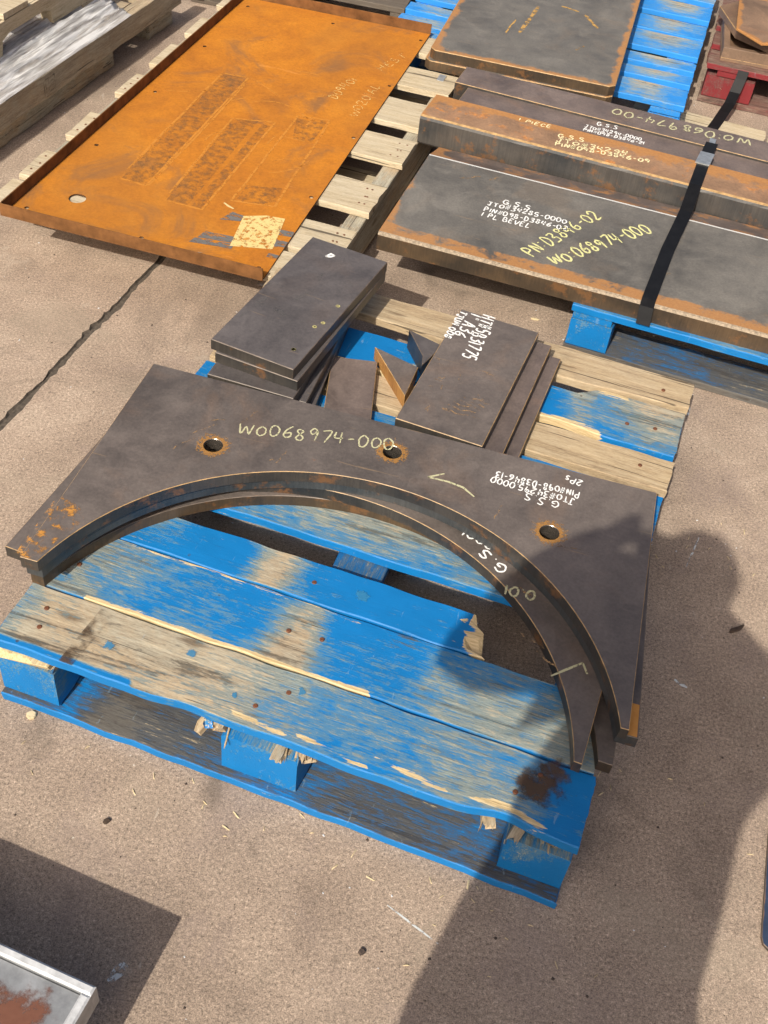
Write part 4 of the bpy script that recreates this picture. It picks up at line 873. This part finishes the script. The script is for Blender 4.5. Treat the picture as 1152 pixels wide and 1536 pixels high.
fleck(.607, 1.345, .028, .008, -.6, 'short white dash on shaded concrete by the arched plate')
fleck(.70, 2.17, .04, .006, 1.3, 'short white line on sunny concrete below the strapped pallet')
fleck(.665, 1.70, .10, .004, 1.2, 'thin pale scrape on concrete within the head-shaped shadow')
fleck(.13, .80, .10, .003, -.55, 'faint pale scratch on concrete below the blue pallet')

def litter(name, mat, n, smin, smax, thin, label, seed, near=None):
    rn = random.Random(seed); vs = []; fs = []
    for _ in range(n):
        if near:
            u, v = rn.choice(near); p = g2(u+rn.gauss(0, .12), v+rn.gauss(0, .05)-.04); x, y = p.x, p.y
        else: x, y = rn.uniform(-1.2, 1.1), rn.uniform(.5, 3.9)
        L = rn.uniform(smin, smax); W_ = L*thin*rn.uniform(.6, 1.3); a = rn.uniform(0, pi); h = min(L*.45, .003)*rn.uniform(.5, 1); b = len(vs)
        for px, py, pz in ((-.5, -.4, 0), (.5, -.5, 0), (.45, .5, 0), (-.4, .45, 0), (-.1, .05, 1), (.2, -.1, .9)):
            qx, qy = px*L, py*W_; vs.append((x+qx*cos(a)-qy*sin(a), y+qx*sin(a)+qy*cos(a), .0003+pz*h))
        fs += [(b, b+1, b+5, b+4), (b+1, b+2, b+5), (b+2, b+3, b+4, b+5), (b+3, b, b+4)]
    o = mk(name, vs, fs, mat); o['kind'] = 'stuff'; o['label'] = label
litter('grit', M['stone'], 420, .002, .0055, .8, 'fine dark grit scattered over the concrete yard', 61)
litter('pale_grit', M['rim'], 260, .002, .005, .7, 'fine pale grit scattered over the concrete yard', 62)
litter('wood_fibres', M['chip'], 90, .004, .018, .16, 'loose wood fibres shed on the ground round the blue pallet', 63, [(.05, -.02), (.45, -.03), (.95, -.03), (1.06, .3), (1.06, .9), (.8, -.03), (-.05, .3)])

# ------------------------------------------------------------------ the photographer, standing behind the lens
def person():
    J = {'pelvis': ((-.02, -.34, .98), .235), 'waist': ((-.01, -.34, 1.16), .22), 'chest': ((.015, -.32, 1.36), .19), 'necklow': ((.005, -.29, 1.53), .075), 'neck': ((-.02, -.245, 1.61), .075), 'head': ((-.002, -.235, 1.715), .082), 'crown': ((-.004, -.222, 1.795), .070),
         'shL': ((-.135, -.160, 1.605), .145), 'elL': ((-.325, -.110, 1.395), .070), 'wrL': ((-.180, -.055, 1.610), .052), 'paL': ((-.120, -.045, 1.650), .044),
         'shR': ((.215, -.31, 1.485), .072), 'elR': ((.350, -.170, 1.300), .070), 'wrR': ((.050, -.070, 1.560), .050), 'paR': ((-.020, -.052, 1.615), .044),
         'hiL': ((-.14, -.34, .86), .13), 'knL': ((-.135, -.33, .50), .065), 'anL': ((-.12, -.36, .10), .045), 'toL': ((-.14, -.20, .035), .035),
         'hiR': ((.12, -.34, .90), .105), 'knR': ((.135, -.33, .50), .065), 'anR': ((.14, -.36, .10), .045), 'toR': ((.165, -.20, .035), .035)}
    E_ = [('pelvis', 'waist'), ('waist', 'chest'), ('chest', 'necklow'), ('necklow', 'neck'), ('neck', 'head'), ('head', 'crown'), ('chest', 'shL'), ('shL', 'elL'), ('elL', 'wrL'), ('wrL', 'paL'), ('chest', 'shR'), ('shR', 'elR'), ('elR', 'wrR'), ('wrR', 'paR'),
          ('pelvis', 'hiL'), ('hiL', 'knL'), ('knL', 'anL'), ('anL', 'toL'), ('pelvis', 'hiR'), ('hiR', 'knR'), ('knR', 'anR'), ('anR', 'toR')]
    for sd, sg in (('L', 1), ('R', -1)):        # five fingers closing on the phone
        px, py, pz = J['pa'+sd][0]
        for f in range(4):
            y = py-.012+.008*f; J['f%s%da' % (sd, f)] = ((px+sg*.012, y, pz+.022+.010*f), .0095); J['f%s%db' % (sd, f)] = ((px+sg*.034, y+.014, pz+.026+.011*f), .0085); J['f%s%dc' % (sd, f)] = ((px+sg*.050, y+.010, pz+.024+.011*f), .0075)
            E_ += [('pa'+sd, 'f%s%da' % (sd, f)), ('f%s%da' % (sd, f), 'f%s%db' % (sd, f)), ('f%s%db' % (sd, f), 'f%s%dc' % (sd, f))]
        J['t%sa' % sd] = ((px+sg*.014, py-.030, pz+.008), .011); J['t%sb' % sd] = ((px+sg*.036, py-.034, pz+.022), .009)
        E_ += [('pa'+sd, 't%sa' % sd), ('t%sa' % sd, 't%sb' % sd)]
    names = list(J); me = bpy.data.meshes.new('skeleton'); me.from_pydata([J[n][0] for n in names], [(names.index(a), names.index(b)) for a, b in E_], [])
    tmp = bpy.data.objects.new('skeleton', me); link(tmp)
    md = tmp.modifiers.new('skin', 'SKIN'); md.use_smooth_shade = True
    for i, n in enumerate(names):
        r = J[n][1]; sv = me.skin_vertices[0].data[i]; sv.radius = (r, r*.72 if n in ('chest', 'waist', 'pelvis') else r); sv.use_root = (n == 'pelvis')
    ss = tmp.modifiers.new('sub', 'SUBSURF'); ss.levels = ss.render_levels = 1
    dg = bpy.context.evaluated_depsgraph_get(); bme = bpy.data.meshes.new_from_object(tmp.evaluated_get(dg)); bpy.data.objects.remove(tmp)
    root = empty('person', (.01, -.34, 0), 0, 'person in navy top and jeans holding a phone up at face height', 'person')
    for m in (M['skin'], M['cloth'], M['denim'], M['stone']): bme.materials.append(m)
    for p in bme.polygons:
        c_ = p.center; arm = abs(c_.x-.01) > .15 or c_.y > -.2
        p.material_index = 3 if c_.z < .10 else (2 if c_.z < 1.0 else (0 if ((c_.z > 1.60 and abs(c_.x) < .10 and c_.y < -.14) or (c_.y > -.105 and c_.z > 1.52)) else 1)); p.use_smooth = True
    o = bpy.data.objects.new('body', bme); link(o); o.parent = root; o.location = (-.01, .34, 0)
    bm = bmesh.new(); bmesh.ops.create_uvsphere(bm, u_segments=20, v_segments=12, radius=.1)
    for v in bm.verts:
        v.co = Vector((v.co.x*.86, v.co.y*1.0, v.co.z*.82))
        if v.co.z < -.012 and v.co.y > -.03: v.co *= .55
    hm_ = bpy.data.meshes.new('hair'); bm.to_mesh(hm_); bm.free(); hm_.materials.append(M['hair'])
    for p in hm_.polygons: p.use_smooth = True
    h = bpy.data.objects.new('hair', hm_); link(h); h.parent = root; h.location = (-.013, .098, 1.775)
    ph = plate('phone', [rect(.150, .074, -.075, -.037)], -.0042, .0042, [M['phone']]*3, None, (-.035, -.040, 1.675), rot=(radians(-45), 0, 0), c=.002, edge=0)
    tag(ph, 'black phone held in the raised hands of the standing person', 'phone')
person()
